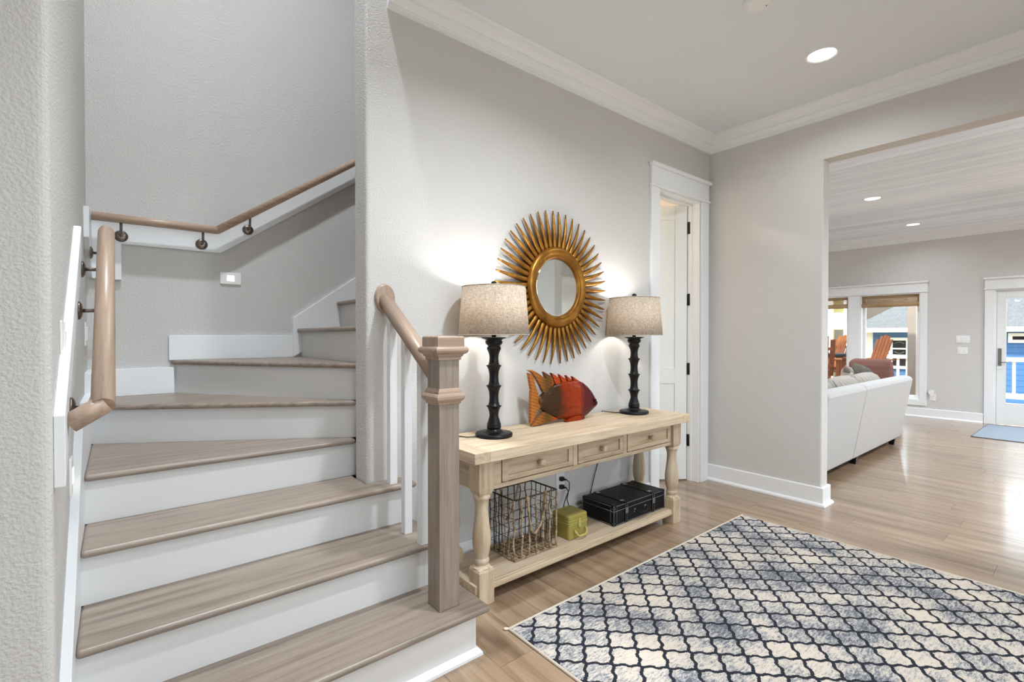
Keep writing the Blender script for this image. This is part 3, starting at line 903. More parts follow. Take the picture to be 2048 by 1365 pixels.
# ------------------------------------------------------------------ console table
TX0, TX1, TY0, TY1, TZ = 1.240, 3.020, 1.785, 2.225, 0.750
ct = thing('console_table', 'pale bare-wood console table with three drawers, turned legs and low shelf', 'console table', (2.14, 2.01, 0))
tp = MB().box(TX0 + 0.085, TX1 - 0.085, TY0, TY1, TZ - 0.052, TZ).build('tabletop', 'raw_wood_x', ct, 0.003)
for a, b in ((TX0, TX0 + 0.0845), (TX1 - 0.0845, TX1)):
    MB().box(a, b, TY0, TY1, TZ - 0.052, TZ).build('breadboard_end', 'raw_wood_y', tp, 0.003)
LH = 0.044
legc = [(1.355, 1.895), (2.965, 1.895), (1.355, 2.165), (2.965, 2.165)]
turn = [(0.040, 0.172), (0.033, 0.178), (0.028, 0.186), (0.031, 0.194), (0.033, 0.203), (0.031, 0.212), (0.028, 0.217), (0.031, 0.232), (0.036, 0.255), (0.0395, 0.285), (0.040, 0.310), (0.0375, 0.345), (0.033, 0.385),
        (0.029, 0.425), (0.0275, 0.455), (0.029, 0.480), (0.033, 0.497), (0.037, 0.503), (0.038, 0.510), (0.036, 0.516), (0.034, 0.520), (0.034, 0.524)]
def leg(cx, cy):
    m = MB().square([(LH, 0), (LH, 0.158), (LH - 0.004, 0.170), (0.030, 0.178)], (cx, cy))
    m.lathe([(r_ * 1.13, z_) for r_, z_ in turn], (cx, cy), 24)
    m.square([(0.030, 0.515), (LH - 0.004, 0.533), (LH, 0.548), (LH, TZ - 0.052)], (cx, cy))
    return m.build('leg', 'raw_wood_z', ct, 0.0025)
for c in legc: leg(*c)
AZ0, AZ1 = 0.536, TZ - 0.052
FY = 1.872                                   # apron face
xs = [1.397, 1.462, 1.972, 2.002, 2.410, 2.440, 2.923, 2.923]
ap = MB()
ap.box(1.397, 2.923, FY, FY + 0.022, AZ0, AZ0 + 0.022).box(1.397, 2.923, FY, FY + 0.022, AZ1 - 0.012, AZ1)
for a_, b_ in ((1.397, 1.457), (1.965, 1.999), (2.407, 2.441), (2.916, 2.923)): ap.box(a_, b_, FY, FY + 0.022, AZ0 + 0.022, AZ1 - 0.012)
ap.box(1.397, 2.923, FY + 0.030, FY + 0.036, AZ0, AZ1)
ap.build('front_apron', 'raw_wood_x', ct, 0.001)
for lx in (1.330, 2.968):
    MB().box(lx, lx + 0.022, 1.937, 2.123, AZ0, AZ1).build('side_apron', 'raw_wood_y', ct, 0.001)
MB().box(1.397, 2.923, 2.17, 2.19, AZ0, AZ1).build('back_apron', 'raw_wood_x', ct)
for a, b in ((1.462, 1.960), (2.004, 2.402), (2.446, 2.911)):
    z0, z1 = AZ0 + 0.027, AZ1 - 0.017
    dr = MB().box(a + 0.032, b - 0.032, FY + 0.006, FY + 0.018, z0 + 0.026, z1 - 0.026).build('drawer', 'raw_wood_x', ct)
    fr = MB().box(a, a + 0.032, FY - 0.003, FY + 0.018, z0, z1).box(b - 0.032, b, FY - 0.003, FY + 0.018, z0, z1)
    fr.box(a + 0.032, b - 0.032, FY - 0.003, FY + 0.018, z0, z0 + 0.026).box(a + 0.032, b - 0.032, FY - 0.003, FY + 0.018, z1 - 0.026, z1)
    fr.build('drawer_frame', 'raw_wood_x', dr, 0.0025)
    kx, kz = (a + b) / 2, (z0 + z1) / 2
    m = MB()
    kp = [(0.0, 0.0105), (0.012, 0.0090), (0.018, 0.011), (0.023, 0.0165), (0.031, 0.0190), (0.038, 0.0165), (0.041, 0.007)]
    m.tube([(kx, FY + 0.006 - a_, kz) for a_, r_ in kp], [r_ for a_, r_ in kp], 16)
    m.build('knob', 'raw_wood_y', dr)
SZ = 0.098
sh = MB().box(TX0 + 0.06, TX1 - 0.04, 1.868, 2.192, SZ - 0.042, SZ)
# notch is hidden by the legs: the shelf passes round them
sh.build('shelf', 'raw_wood_x', ct, 0.004)
MB().box(1.33, 2.99, 1.862, 1.868, SZ - 0.034, SZ - 0.010).build('shelf_edge', 'raw_wood_x', ct, 0.002)

# ------------------------------------------------------------------ table lamps
def table_lamp(cx, cy, label):
    z = TZ
    root = thing('table_lamp', label, 'table lamp', (cx, cy, z), 'pair of black table lamps')
    MB().lathe([(0.098, z), (0.099, z + 0.004), (0.099, z + 0.014), (0.096, z + 0.018), (0.088, z + 0.020), (0.060, z + 0.021), (0.046, z + 0.027), (0.036, z + 0.036), (0.034, z + 0.040)], (cx, cy), 36).build('base', 'black_lacquer', root)
    pr = [(0.034, z + 0.038), (0.037, z + 0.044), (0.039, z + 0.052), (0.036, z + 0.058), (0.038, z + 0.062), (0.036, z + 0.068)]
    nodes = [z + 0.068, z + 0.160, z + 0.267, z + 0.374, z + 0.462]
    for a, b in zip(nodes[:-1], nodes[1:]):
        for t_ in (0.04, 0.2, 0.4, 0.55, 0.7, 0.82, 0.92, 0.975, 1.0):
            w = 0.0240 + 0.0145 * (abs(t_ - 0.42) / 0.58) ** 2.2
            if t_ > 0.9 and b != nodes[-1]: w += 0.0035 * (t_ - 0.9) / 0.1
            if a == nodes[0] and t_ < 0.3: w += 0.004
            pr.append((w, a + (b - a) * t_))
    pr += [(0.036, z + 0.464), (0.036, z + 0.472), (0.031, z + 0.475), (0.034, z + 0.480), (0.045, z + 0.490), (0.046, z + 0.502), (0.040, z + 0.506), (0.050, z + 0.514), (0.066, z + 0.519), (0.067, z + 0.523), (0.020, z + 0.524)]
    MB().lathe(pr, (cx, cy), 30).build('stem', 'black_lacquer', root)
    m = MB().lathe([(0.012, z + 0.522), (0.012, z + 0.600)], (cx, cy), 14)
    m.build('socket', 'black_metal', root)
    zb, zt_, rb, rt = z + 0.536, z + 0.788, 0.188, 0.168
    sh = MB().lathe([(rb, zb), (rt, zt_)], (cx, cy), 64, cap=False)
    so = sh.build('shade', 'linen_shade', root)
    md = so.modifiers.new('solid', 'SOLIDIFY'); md.thickness = 0.0015
    for rr, zz in ((rb, zb), (rt, zt_)):
        pts = [(cx + rr * math.cos(2 * PI * k / 48), cy + rr * math.sin(2 * PI * k / 48), zz) for k in range(49)]
        MB().tube(pts, 0.0022, 6, cap=False).build('shade_rim', 'linen_shade', so)
    m = MB()
    for k in range(3):
        a = 2 * PI * k / 3 + 0.4
        m.tube([(cx, cy, zt_ - 0.012), (cx + rt * math.cos(a), cy + rt * math.sin(a), zt_ - 0.003)], 0.0018, 6)
    m.tube([(cx, cy, z + 0.60), (cx, cy, zt_ - 0.01)], 0.002, 6)
    m.build('harp', 'nickel', root)
    MB().lathe([(0.006, zt_ - 0.012), (0.006, zt_ + 0.004), (0.014, zt_ + 0.010), (0.0165, zt_ + 0.019), (0.013, zt_ + 0.028), (0.002, zt_ + 0.033)], (cx, cy), 16).build('finial', 'black_lacquer', root)
    MB().ball((cx, cy, z + 0.650), 0.030, 0.030, 0.040).build('bulb', 'bulb_glow', root)
    ld = bpy.data.lights.new('lamp_bulb', 'POINT'); ld.energy = 9; ld.shadow_soft_size = 0.045; ld.color = (1.0, 0.95, 0.88)
    lo = bpy.data.objects.new('lamp_bulb', ld); COL.objects.link(lo); lo.parent = root; lo.location = (0, 0, 0.70)
    return root
L1 = (1.548, 2.052); L2 = (2.752, 2.052)
a = table_lamp(L1[0], L1[1], 'black bamboo-shaped table lamp with linen shade on the console end by the newel post')
b = table_lamp(L2[0], L2[1], 'black bamboo-shaped table lamp with linen shade on the console end by the doorway')
MB().tube([(L1[0] - 0.095, L1[1] + 0.01, TZ + 0.006), (L1[0] - 0.15, L1[1] + 0.035, TZ + 0.007), (L1[0] - 0.17, L1[1] + 0.09, TZ + 0.006), (L1[0] - 0.165, 2.233, TZ + 0.004), (L1[0] - 0.165, 2.238, TZ - 0.1)], 0.003, 8).build('cord', 'black_rubber', a)
MB().tube([(L2[0] - 0.085, L2[1] + 0.03, TZ + 0.006), (L2[0] - 0.11, L2[1] + 0.07, TZ + 0.006), (L2[0] - 0.12, 2.234, TZ + 0.004), (L2[0] - 0.10, 2.240, 0.62), (L2[0] - 0.13, 2.240, 0.45), (L2[0] - 0.20, 2.236, 0.30), (L2[0] - 0.23, 2.240, 0.2), (L2[0] - 0.25, 2.205, 0.05)], 0.003, 8).build('cord', 'black_rubber', b)

# wall outlet with two plugs and their cords
ou = thing('wall_outlet', 'white wall outlet with two black plugs behind the console', 'outlet', (2.235, YM, 0.33))
MB().box(2.197, 2.273, YM - 0.006, YM, 0.268, 0.388).build('plate', 'plate_white', ou, 0.002)
for z in (0.352, 0.300):
    MB().box(2.222, 2.250, YM - 0.030, YM - 0.006, z - 0.014, z + 0.012).tube([(2.236, YM - 0.028, z), (2.252, YM - 0.045, z - 0.004)], 0.006, 8).build('plug', 'black_rubber', ou, 0.004)
MB().tube([(2.252, YM - 0.045, 0.348), (2.272, YM - 0.05, 0.33), (2.276, YM - 0.045, 0.28), (2.250, YM - 0.04, 0.23), (2.225, YM - 0.04, 0.17), (2.20, YM - 0.045, 0.11)], 0.003, 8).build('cord', 'black_rubber', ou)
MB().tube([(2.252, YM - 0.045, 0.296), (2.262, YM - 0.05, 0.27), (2.255, YM - 0.045, 0.22), (2.278, YM - 0.04, 0.17), (2.288, YM - 0.042, 0.11)], 0.003, 8).build('cord', 'black_rubber', ou)

# ------------------------------------------------------------------ sunburst mirror
MC = (2.180, YM, 1.588)
mi = thing('sunburst_mirror', 'round gold sunburst mirror with curved wooden rays above the console', 'mirror', MC)
def ring_mesh(prof, seg=72):
    m = MB(); n = len(prof); v = []; f = []
    for k in range(seg):
        a = 2 * PI * k / seg
        for r, d in prof: v.append((MC[0] + r * math.cos(a), YM - d, MC[2] + r * math.sin(a)))
    for k in range(seg):
        k2 = (k + 1) % seg
        for i in range(n):
            i2 = (i + 1) % n
            f.append((k * n + i, k2 * n + i, k2 * n + i2, k * n + i2))
    return m.add(v, f, True)
ring_mesh([(0.185, 0.018), (0.187, 0.040), (0.196, 0.046), (0.203, 0.042), (0.212, 0.046), (0.228, 0.056), (0.243, 0.054), (0.254, 0.042), (0.258, 0.018)]).build('frame', 'antique_gold', mi)
m = MB()
for rr0, rr1, d0, d1 in ((0.0, 0.176, 0.030, 0.030), (0.176, 0.192, 0.030, 0.026)):
    v = []
    for k in range(64):
        a = 2 * PI * k / 64
        v.append((MC[0] + rr1 * math.cos(a), YM - d1, MC[2] + rr1 * math.sin(a)))
    if rr0 == 0: m.add(v, [tuple(range(64))])
    else:
        u = [(MC[0] + rr0 * math.cos(2 * PI * k / 64), YM - d0, MC[2] + rr0 * math.sin(2 * PI * k / 64)) for k in range(64)]
        m.add(u + v, [(i, (i + 1) % 64, 64 + (i + 1) % 64, 64 + i) for i in range(64)])
v = [(MC[0] + 0.192 * math.cos(2 * PI * k / 64), YM - 0.010, MC[2] + 0.192 * math.sin(2 * PI * k / 64)) for k in range(64)]
m.add(v, [tuple(range(64))])
m.build('glass', 'mirror_glass', mi)
NR = 46
def ray_mesh(bend):
    m = MB(); v = []; f = []
    N = 9
    for i in range(N):
        t_ = i / (N - 1)
        r = 0.240 + (0.488 - 0.240) * t_
        w = 0.0145 * (1 - t_ ** 1.7) + 0.0042
        d = 0.030 + 0.010 * math.sin(PI * t_) - 0.012 * t_
        th = 0.010 * (1 - t_) + 0.003
        off = bend * (t_ ** 2 - 0.55 * t_) * 0.022
        v += [(off - w, -(d - th), r), (off - w * 0.35, -(d + th * 0.4), r), (off + w * 0.5, -(d + th * 0.2), r), (off + w, -(d - th), r), (off, -(d - 2 * th), r)]
    for i in range(N - 1):
        for k in range(5):
            f.append((i * 5 + k, i * 5 + (k + 1) % 5, (i + 1) * 5 + (k + 1) % 5, (i + 1) * 5 + k))
    f.append((4, 3, 2, 1, 0)); f.append(tuple(range(5 * N - 5, 5 * N)))
    m.add([(p[0] + MC[0], p[1] + MC[1], p[2] + MC[2]) for p in v], f, True)
    return m
pa = ray_mesh(1.0).build('ray', 'antique_gold', mi)
pb = ray_mesh(-1.0).build('ray', 'antique_gold', mi)
for k in range(NR):
    a = 2 * PI * (k + 0.5) / NR
    src = pa if math.sin(a) < 0 else pb
    if k == NR - 1: o = pa
    elif k == 0: o = pb
    else:
        o = src.copy(); COL.objects.link(o); o.parent = mi
    o.rotation_euler = (0, a, 0)

# ------------------------------------------------------------------ carved fish
FO = (1.842, 2.120, TZ)
fi = thing('carved_fish', 'glossy carved wooden angelfish in brown, orange and wine red', 'fish figurine', FO)
def fp(u, v):
    """drawing units of the fish to metres"""
    return (FO[0] + (u - 262) * 0.000452, FO[2] + (1245 - 0.075 * (u - 330) - v) * 0.000312)
body = [(430, 690, 800), (470, 680, 900), (540, 600, 985), (640, 490, 1060), (760, 440, 1110), (880, 410, 1150), (1000, 385, 1168), (1120, 375, 1172), (1210, 390, 1172), (1300, 430, 1150), (1400, 520, 1085), (1480, 620, 1015), (1550, 750, 950), (1590, 810, 915), (1604, 850, 880)]
m = MB(); v = []; f = []; SEG = 22
for i, (u, t_, b_) in enumerate(body):
    x, zt_ = fp(u, t_); _, zb = fp(u, b_)
    hz = (zt_ - zb) / 2; zc = (zt_ + zb) / 2
    s = (u - 430) / (1604 - 430)
    th = 0.040 * (max(0.02, math.sin(PI * min(1, 0.08 + 0.92 * s))) ** 0.5)
    for k in range(SEG):
        a = 2 * PI * k / SEG
        v.append((x, FO[1] + th * math.cos(a) * (1 if abs(math.cos(a)) < 2 else 1), zc + hz * math.sin(a)))
for i in range(len(body) - 1):
    for k in range(SEG):
        f.append((i * SEG + k, i * SEG + (k + 1) % SEG, (i + 1) * SEG + (k + 1) % SEG, (i + 1) * SEG + k))
f.append(tuple(range(SEG))); f.append(tuple(range(len(v) - 1, len(v) - 1 - SEG, -1)))
m.add(v, f, True)
bo = m.build('body', 'fish_lacquer', fi)
def fin(pts, t_, name, mat='fish_fin', dy=0):
    return MB().prism([fp(*p) for p in pts], 'y', FO[1] - t_ + dy, FO[1] + t_ + dy).build(name, mat, fi, 0.002)
fin([(268, 235), (300, 255), (345, 310), (385, 480), (425, 620), (440, 680), (478, 690), (478, 900), (440, 905), (400, 1010), (345, 1120), (312, 1185), (303, 1180), (306, 900), (310, 620), (316, 540), (290, 400)], 0.012, 'tail_fin')
fin([(262, 190), (320, 180), (420, 235), (520, 315), (566, 338), (650, 500), (560, 620), (520, 600), (460, 460), (380, 310), (325, 230)], 0.012, 'back_fin')
for (u, v_, w, u2, v2) in ((528, 212, 150, 668, 500), (668, 232, 140, 800, 470), (815, 258, 120, 900, 450), (945, 275, 110, 1010, 430), (1070, 298, 130, 1110, 420)):
    fin([(u, v_), (u + w, v_ + 95), (u + w + 30, v_ + 190), (u2 + 20, v2), (u2 - 30, v2), (u + 60, v_ + 180)], 0.011, 'dorsal_spine')
fin([(320, 1238), (335, 1205), (430, 1090), (520, 975), (600, 1000), (700, 1080), (800, 1128), (690, 1165), (560, 1195), (440, 1222)], 0.011, 'anal_fin')
fin([(785, 1150), (880, 1080), (1000, 1080), (960, 1120), (880, 1162)], 0.010, 'pelvic_fin', 'fish_lacquer', 0.02)
fin([(888, 1190), (1000, 1120), (1080, 1090), (1240, 1090), (1280, 1150), (1180, 1186), (1050, 1193)], 0.012, 'pelvic_fin', 'fish_lacquer', -0.02)
x, z = fp(1500, 800)
MB().disc((x, FO[1] - 0.022, z), (0.3, -1, 0), 0.011, 0.008, 16).build('eye', 'black_lacquer', fi)

# ------------------------------------------------------------------ things on the low shelf
# wire basket
BX0, BX1, BY0, BY1, BZ0, BZ1 = 1.600, 1.905, 1.945, 2.160, SZ, 0.420
bk = thing('wire_basket', 'twig-wrapped rusty wire basket with rope handles on the console shelf', 'basket', ((BX0 + BX1) / 2, (BY0 + BY1) / 2, SZ))
def loop(z, r, grow=0.0, n=1):
    p = [(BX0 - grow, BY0 - grow, z), (BX1 + grow, BY0 - grow, z), (BX1 + grow, BY1 + grow, z), (BX0 - grow, BY1 + grow, z)]
    m = MB()
    for i in range(4): m.tube([p[i], p[(i + 1) % 4]], r, 7)
    return m
loop(BZ1, 0.0045).build('rim', 'rust_wire', bk)
loop(BZ0 + 0.005, 0.0045).build('base_frame', 'twig', bk)
for z in (0.155, 0.21, 0.265, 0.32, 0.37): loop(z, 0.0016).build('cross_wire', 'rust_wire', bk)
rnd = random.Random(3)
def upright(x, y, mat, r):
    pts = []; rs = []
    N = 9
    for i in range(N):
        t_ = i / (N - 1)
        z = BZ0 + 0.004 + (BZ1 - BZ0 - 0.004) * t_
        j = 0.0045 if 0 < i < N - 1 else 0
        pts.append((x + rnd.uniform(-j, j), y + rnd.uniform(-j, j), z)); rs.append(r * rnd.uniform(0.85, 1.2))
    m = MB().tube(pts, rs, 7)
    for i in range(1, N - 1, 1):
        m.ball(pts[i], r * 1.5, r * 1.5, r * 1.0, 7, 4)
    m.build('upright', mat, bk)
for k in range(7): upright(BX0 + (BX1 - BX0) * k / 6, BY0, 'twig', 0.0052)
for k in range(1, 7): upright(BX0 + (BX1 - BX0) * k / 7, BY1, 'rust_wire', 0.0028)
for k in range(1, 6):
    upright(BX0, BY0 + (BY1 - BY0) * k / 5.0, 'twig' if k < 3 else 'rust_wire', 0.0034)
    upright(BX1, BY0 + (BY1 - BY0) * k / 5.0, 'rust_wire', 0.0028)
m = MB()
for k in range(1, 12):
    x = BX0 + (BX1 - BX0) * k / 12
    m.tube([(x, BY0, BZ0 + 0.004), (x + rnd.uniform(-.01, .01), BY1, BZ0 + 0.004)], 0.0032, 6)
for k in range(1, 6):
    y = BY0 + (BY1 - BY0) * k / 6
    m.tube([(BX0, y, BZ0 + 0.009), (BX1, y + rnd.uniform(-.01, .01), BZ0 + 0.009)], 0.0022, 6)
m.build('base_lattice', 'twig', bk)
def rope_handle(y, s):
    a, b = BX0 + 0.085, BX0 + 0.215
    pts = [(a, y, BZ1 + 0.002), (a + 0.004, y + s * 0.008, 0.34), (a + 0.018, y + s * 0.012, 0.245), (a + 0.045, y + s * 0.012, 0.222), (b - 0.045, y + s * 0.012, 0.262), (b - 0.012, y + s * 0.010, 0.345), (b, y, BZ1 + 0.002)]
    m = MB().tube(pts, 0.0055, 8)
    for x in (a, b): m.ball((x, y, BZ1 - 0.006), 0.011, 0.010, 0.020, 10, 6)
    m.build('rope_handle', 'twig', bk)
rope_handle(BY0 - 0.006, -1); rope_handle(BY1 + 0.006, 1)
# mustard train case
CX0, CX1, CY0, CY1, CZ0, CZ1 = 2.012, 2.172, 1.950, 2.095, SZ, SZ + 0.137
yc = thing('train_case', 'small mustard-yellow hard vanity case with curved handle beside the wire basket', 'case', ((CX0 + CX1) / 2, (CY0 + CY1) / 2, SZ))
ol = rounded([(CX0, CY0), (CX1, CY0), (CX1, CY1), (CX0, CY1)], 0.018, 4)
MB().prism(ol, 'z', CZ0, CZ0 + 0.088).build('body', 'mustard_enamel', yc, 0.006, 3)
MB().prism(ol, 'z', CZ0 + 0.090, CZ1).build('lid', 'mustard_enamel', yc, 0.008, 3)
ob = lambda g: rounded([(CX0 - g, CY0 - g), (CX1 + g, CY0 - g), (CX1 + g, CY1 + g), (CX0 - g, CY1 + g)], 0.019, 4)
MB().prism(ob(0.0022), 'z', CZ0 + 0.083, CZ0 + 0.0875).prism(ob(0.0022), 'z', CZ0 + 0.0905, CZ0 + 0.095).prism(ob(0.0015), 'z', CZ0 + 0.105, CZ0 + 0.108).build('band', 'mustard_light', yc, 0.001)
mx_ = (CX0 + CX1) / 2 + 0.004
MB().box(mx_ - 0.010, mx_ + 0.010, CY0 - 0.007, CY0 - 0.001, CZ0 + 0.062, CZ0 + 0.112).ball((mx_, CY0 - 0.008, CZ0 + 0.066), 0.006, 0.004, 0.007, 10, 6).build('latch', 'mustard_light', yc, 0.002)
MB().tube([(mx_ - 0.045, CY0 - 0.004, CZ0 + 0.052), (mx_ - 0.046, CY0 - 0.018, CZ0 + 0.046), (mx_ - 0.038, CY0 - 0.026, CZ0 + 0.030), (mx_ - 0.022, CY0 - 0.029, CZ0 + 0.022), (mx_ + 0.022, CY0 - 0.029, CZ0 + 0.022), (mx_ + 0.038, CY0 - 0.026, CZ0 + 0.030), (mx_ + 0.046, CY0 - 0.018, CZ0 + 0.046), (mx_ + 0.045, CY0 - 0.004, CZ0 + 0.052)], 0.0058, 10).build('handle', 'mustard_light', yc)
# black suitcase
KX0, KX1, KY0, KY1, KZ0, KZ1 = 2.375, 2.912, 1.918, 2.178, SZ, SZ + 0.128
bc = thing('suitcase', 'flat black leather suitcase with grey piping and straps on the console shelf', 'suitcase', ((KX0 + KX1) / 2, (KY0 + KY1) / 2, SZ))
ZS = KZ0 + 0.092
MB().box(KX0, KX1, KY0, KY1, KZ0, ZS - 0.0008).build('body', 'black_leather', bc, 0.004)
MB().box(KX0, KX1, KY0, KY1, ZS + 0.0008, KZ1).build('lid', 'black_leather', bc, 0.004)
m = MB()
for z in (KZ0 + 0.007, ZS, KZ1 - 0.006):
    g = 0.001
    p = [(KX0 - g, KY0 - g, z), (KX1 + g, KY0 - g, z), (KX1 + g, KY1 + g, z), (KX0 - g, KY1 + g, z)]
    for i in range(4): m.tube([p[i], p[(i + 1) % 4]], 0.0018, 6)
for x in (KX0, KX1):
    for y in (KY0, KY1): m.tube([(x, y, KZ0), (x, y, KZ1)], 0.002, 6)
    for y0_, y1_ in ((KY0 - 0.001, KY0 - 0.001),): pass
for x in (KX0 + 0.026,): m.tube([(x, KY0 - 0.001, KZ0 + 0.006), (x, KY0 - 0.001, KZ1 - 0.006)], 0.0013, 6)
m.tube([(KX0 - 0.001, KY0 + 0.026, KZ0 + 0.006), (KX0 - 0.001, KY0 + 0.026, KZ1 - 0.006)], 0.0013, 6)
m.build('piping', 'grey_piping', bc)
for x in (KX0, KX1):
    for y in (KY0, KY1):
        for z in (KZ0, KZ1):
            sx_ = 1 if x == KX0 else -1; sy_ = 1 if y == KY0 else -1; sz_ = 1 if z == KZ0 else -1
            e = 0.003
            a0, a1 = sorted((x - sx_ * e, x + sx_ * 0.034)); b0, b1 = sorted((y - sy_ * e, y + sy_ * 0.034)); c0, c1 = sorted((z - sz_ * (e if z == KZ1 else 0), z + sz_ * 0.026))
            co = MB().box(a0, a1, b0, b1, c0, c1).build('corner_guard', 'black_metal', bc, 0.008, 3)
            if y == KY0:
                rv = MB()
                for du, dz in ((0.008, 0.018), (0.026, 0.008)):
                    rv.ball((x + sx_ * du, y - e, z + sz_ * dz), 0.0026, 0.002, 0.0026, 8, 4)
                    rv.ball((x - sx_ * e, y + sy_ * du, z + sz_ * dz), 0.002, 0.0026, 0.0026, 8, 4)
                rv.build('rivet', 'nickel', co)
for x in (KX0 + 0.118, KX0 + 0.405):
    m = MB().box(x - 0.011, x + 0.011, KY0 - 0.003, KY1 + 0.002, KZ1, KZ1 + 0.003).box(x - 0.011, x + 0.011, KY0 - 0.0045, KY0 - 0.001, KZ0 + 0.004, KZ1 + 0.003)
    so = m.build('strap', 'black_leather', bc, 0.001)
    m = MB()
    for sgn in (-1, 1): m.tube([(x + sgn * 0.0095, KY0 - 0.005, KZ0 + 0.006), (x + sgn * 0.0095, KY0 - 0.005, KZ1)], 0.0012, 6)
    m.build('stitching', 'grey_piping', so)
    m = MB().box(x - 0.013, x + 0.013, KY0 - 0.010, KY0 - 0.0045, ZS - 0.030, ZS + 0.006)
    for yy in (KY0 + 0.020, KY1 - 0.040): m.box(x - 0.016, x + 0.016, yy, yy + 0.022, KZ1 + 0.003, KZ1 + 0.007)
    m.build('buckle', 'nickel', so, 0.003)
hx0, hx1, hz = KX0 + 0.205, KX0 + 0.315, KZ0 + 0.060
MB().tube([(hx0, KY0 - 0.002, hz), (hx0 + 0.004, KY0 - 0.020, hz - 0.006), (hx0 + 0.020, KY0 - 0.026, hz - 0.016), (hx1 - 0.020, KY0 - 0.026, hz - 0.016), (hx1 - 0.004, KY0 - 0.020, hz - 0.006), (hx1, KY0 - 0.002, hz)], 0.006, 10).build('handle', 'black_leather', bc)
m = MB()
for x in (hx0, hx1): m.box(x - 0.008, x + 0.008, KY0 - 0.006, KY0, hz - 0.012, hz + 0.012)
m.build('handle_mount', 'nickel', bc, 0.003)

# ------------------------------------------------------------------ rug
rg = thing('area_rug', 'cream and slate rug with a dark trellis pattern on the hall floor', 'rug', (2.38, 0.6, 0))
MB().box(1.320, 3.440, -1.45, 1.628, 0.0005, 0.008).build('pile', 'trellis_rug', rg, 0.003)
m = MB()
p = [(1.314, -1.456), (3.446, -1.456), (3.446, 1.634), (1.314, 1.634)]
for i in range(4):
    a_, b_ = p[i], p[(i + 1) % 4]
    m.tube([(a_[0], a_[1], 0.005), (b_[0], b_[1], 0.005)], 0.006, 8)
m.tube([(1.314, 1.634, 0.005), (1.300, 1.645, 0.006), (1.297, 1.652, 0.003)], [0.006, 0.007, 0.004], 8)
m.build('binding', 'rug_binding', rg)

# ------------------------------------------------------------------ living room: sofa and cushions
so = thing('sofa', 'pale grey upholstered two-section sofa seen from behind', 'sofa', (5.9, 2.0, 0))
def back_section(x0, x1):
    """raked back, lower edge nearer the seat than the top"""
    prof = [(1.545, 0.085), (1.60, 0.075), (1.80, 0.075), (1.80, 0.40), (1.57, 0.80), (1.545, 0.815), (1.50, 0.818), (1.445, 0.805), (1.43, 0.77)]
    return MB().prism(prof, 'x', x0, x1).build('back', 'sofa_cloth', so, 0.022, 4)
back_section(4.50, 5.497); back_section(5.503, 7.20)
MB().box(4.50, 7.19, 1.80, 2.42, 0.08, 0.30).build('seat_base', 'sofa_cloth', so, 0.02, 3)
for a_, b_ in ((4.72, 5.49), (5.51, 6.27), (6.28, 7.05)):
    MB().box(a_, b_, 1.79, 2.45, 0.302, 0.46).build('seat_cushion', 'striped_cloth', so, 0.05, 4)
MB().prism([(1.56, 0.08), (2.42, 0.08), (2.42, 0.60), (2.36, 0.64), (1.70, 0.66), (1.56, 0.62)], 'x', 7.06, 7.195).build('armrest', 'sofa_cloth', so, 0.03, 4)
MB().prism([(1.56, 0.08), (2.42, 0.08), (2.42, 0.60), (2.36, 0.64), (1.70, 0.66), (1.56, 0.62)], 'x', 4.505, 4.70).build('armrest', 'sofa_cloth', so, 0.03, 4)
for x, y in ((4.62, 1.60), (5.72, 1.60), (7.08, 1.60), (4.62, 2.34), (7.08, 2.34)):
    MB().square([(0.022, 0), (0.034, 0.082)], (x, y)).build('leg', 'black_lacquer', so)
rx = Matrix.Rotation(R(-14), 3, 'X')
for cx, w in ((5.10, 0.80), (5.89, 0.76), (6.66, 0.80)):
    MB().pillow((cx, 1.725, 0.63), w, 0.24, 0.47, rx).build('back_cushion', 'striped_cloth', so)
tag(MB().pillow((6.50, 1.865, 0.745), 0.36, 0.14, 0.40, Matrix.Rotation(R(12), 3, 'Z') @ Matrix.Rotation(R(-10), 3, 'X')).build('throw_pillow', 'patch_cloth'), 'patchwork throw pillow in grey and rust leaning behind the sofa back', 'pillow')
tag(MB().pillow((6.93, 1.875, 0.745), 0.38, 0.13, 0.37, Matrix.Rotation(R(-15), 3, 'Z') @ Matrix.Rotation(R(14), 3, 'Y')).build('throw_pillow', 'dark_cloth'), 'dark charcoal throw pillow tipped over beside the patchwork pillow', 'pillow')
ac = thing('armchair', 'rust-brown plaid armchair whose rounded back rises beyond the sofa', 'armchair', (8.5, 2.1, 0))
prof = rounded([(8.05, 0.20), (8.00, 0.94), (8.20, 0.97), (8.36, 0.60), (8.36, 0.20)], 0.07, 4, [1, 2])
MB().prism(prof, 'y', 1.84, 2.32).build('back', 'plaid_cloth', ac, 0.08, 5)
MB().box(8.34, 8.86, 1.86, 2.30, 0.14, 0.44).build('seat', 'plaid_cloth', ac, 0.05, 4)
for y in (1.90, 2.22): MB().box(8.30, 8.84, y, y + 0.10, 0.445, 0.64).build('armrest', 'plaid_cloth', ac, 0.05, 4)
for x in (8.16, 8.78):
    for y in (1.92, 2.24): MB().square([(0.02, 0), (0.028, 0.145)], (x, y)).build('leg', 'black_lacquer', ac)

mt = thing('door_mat', 'small blue-grey woven mat in front of the glass door', 'mat', (9.0, 0.62, 0))
MB().box(8.40, 9.72, 0.16, 1.08, 0.0005, 0.008).build('pile', 'woven_mat', mt, 0.002)
m = MB(); p = [(8.395, 0.155), (9.725, 0.155), (9.725, 1.085), (8.395, 1.085)]
for i in range(4): m.tube([p[i] + (0.005,), p[(i + 1) % 4] + (0.005,)], 0.006, 6)
m.build('binding', 'grey_piping', mt)

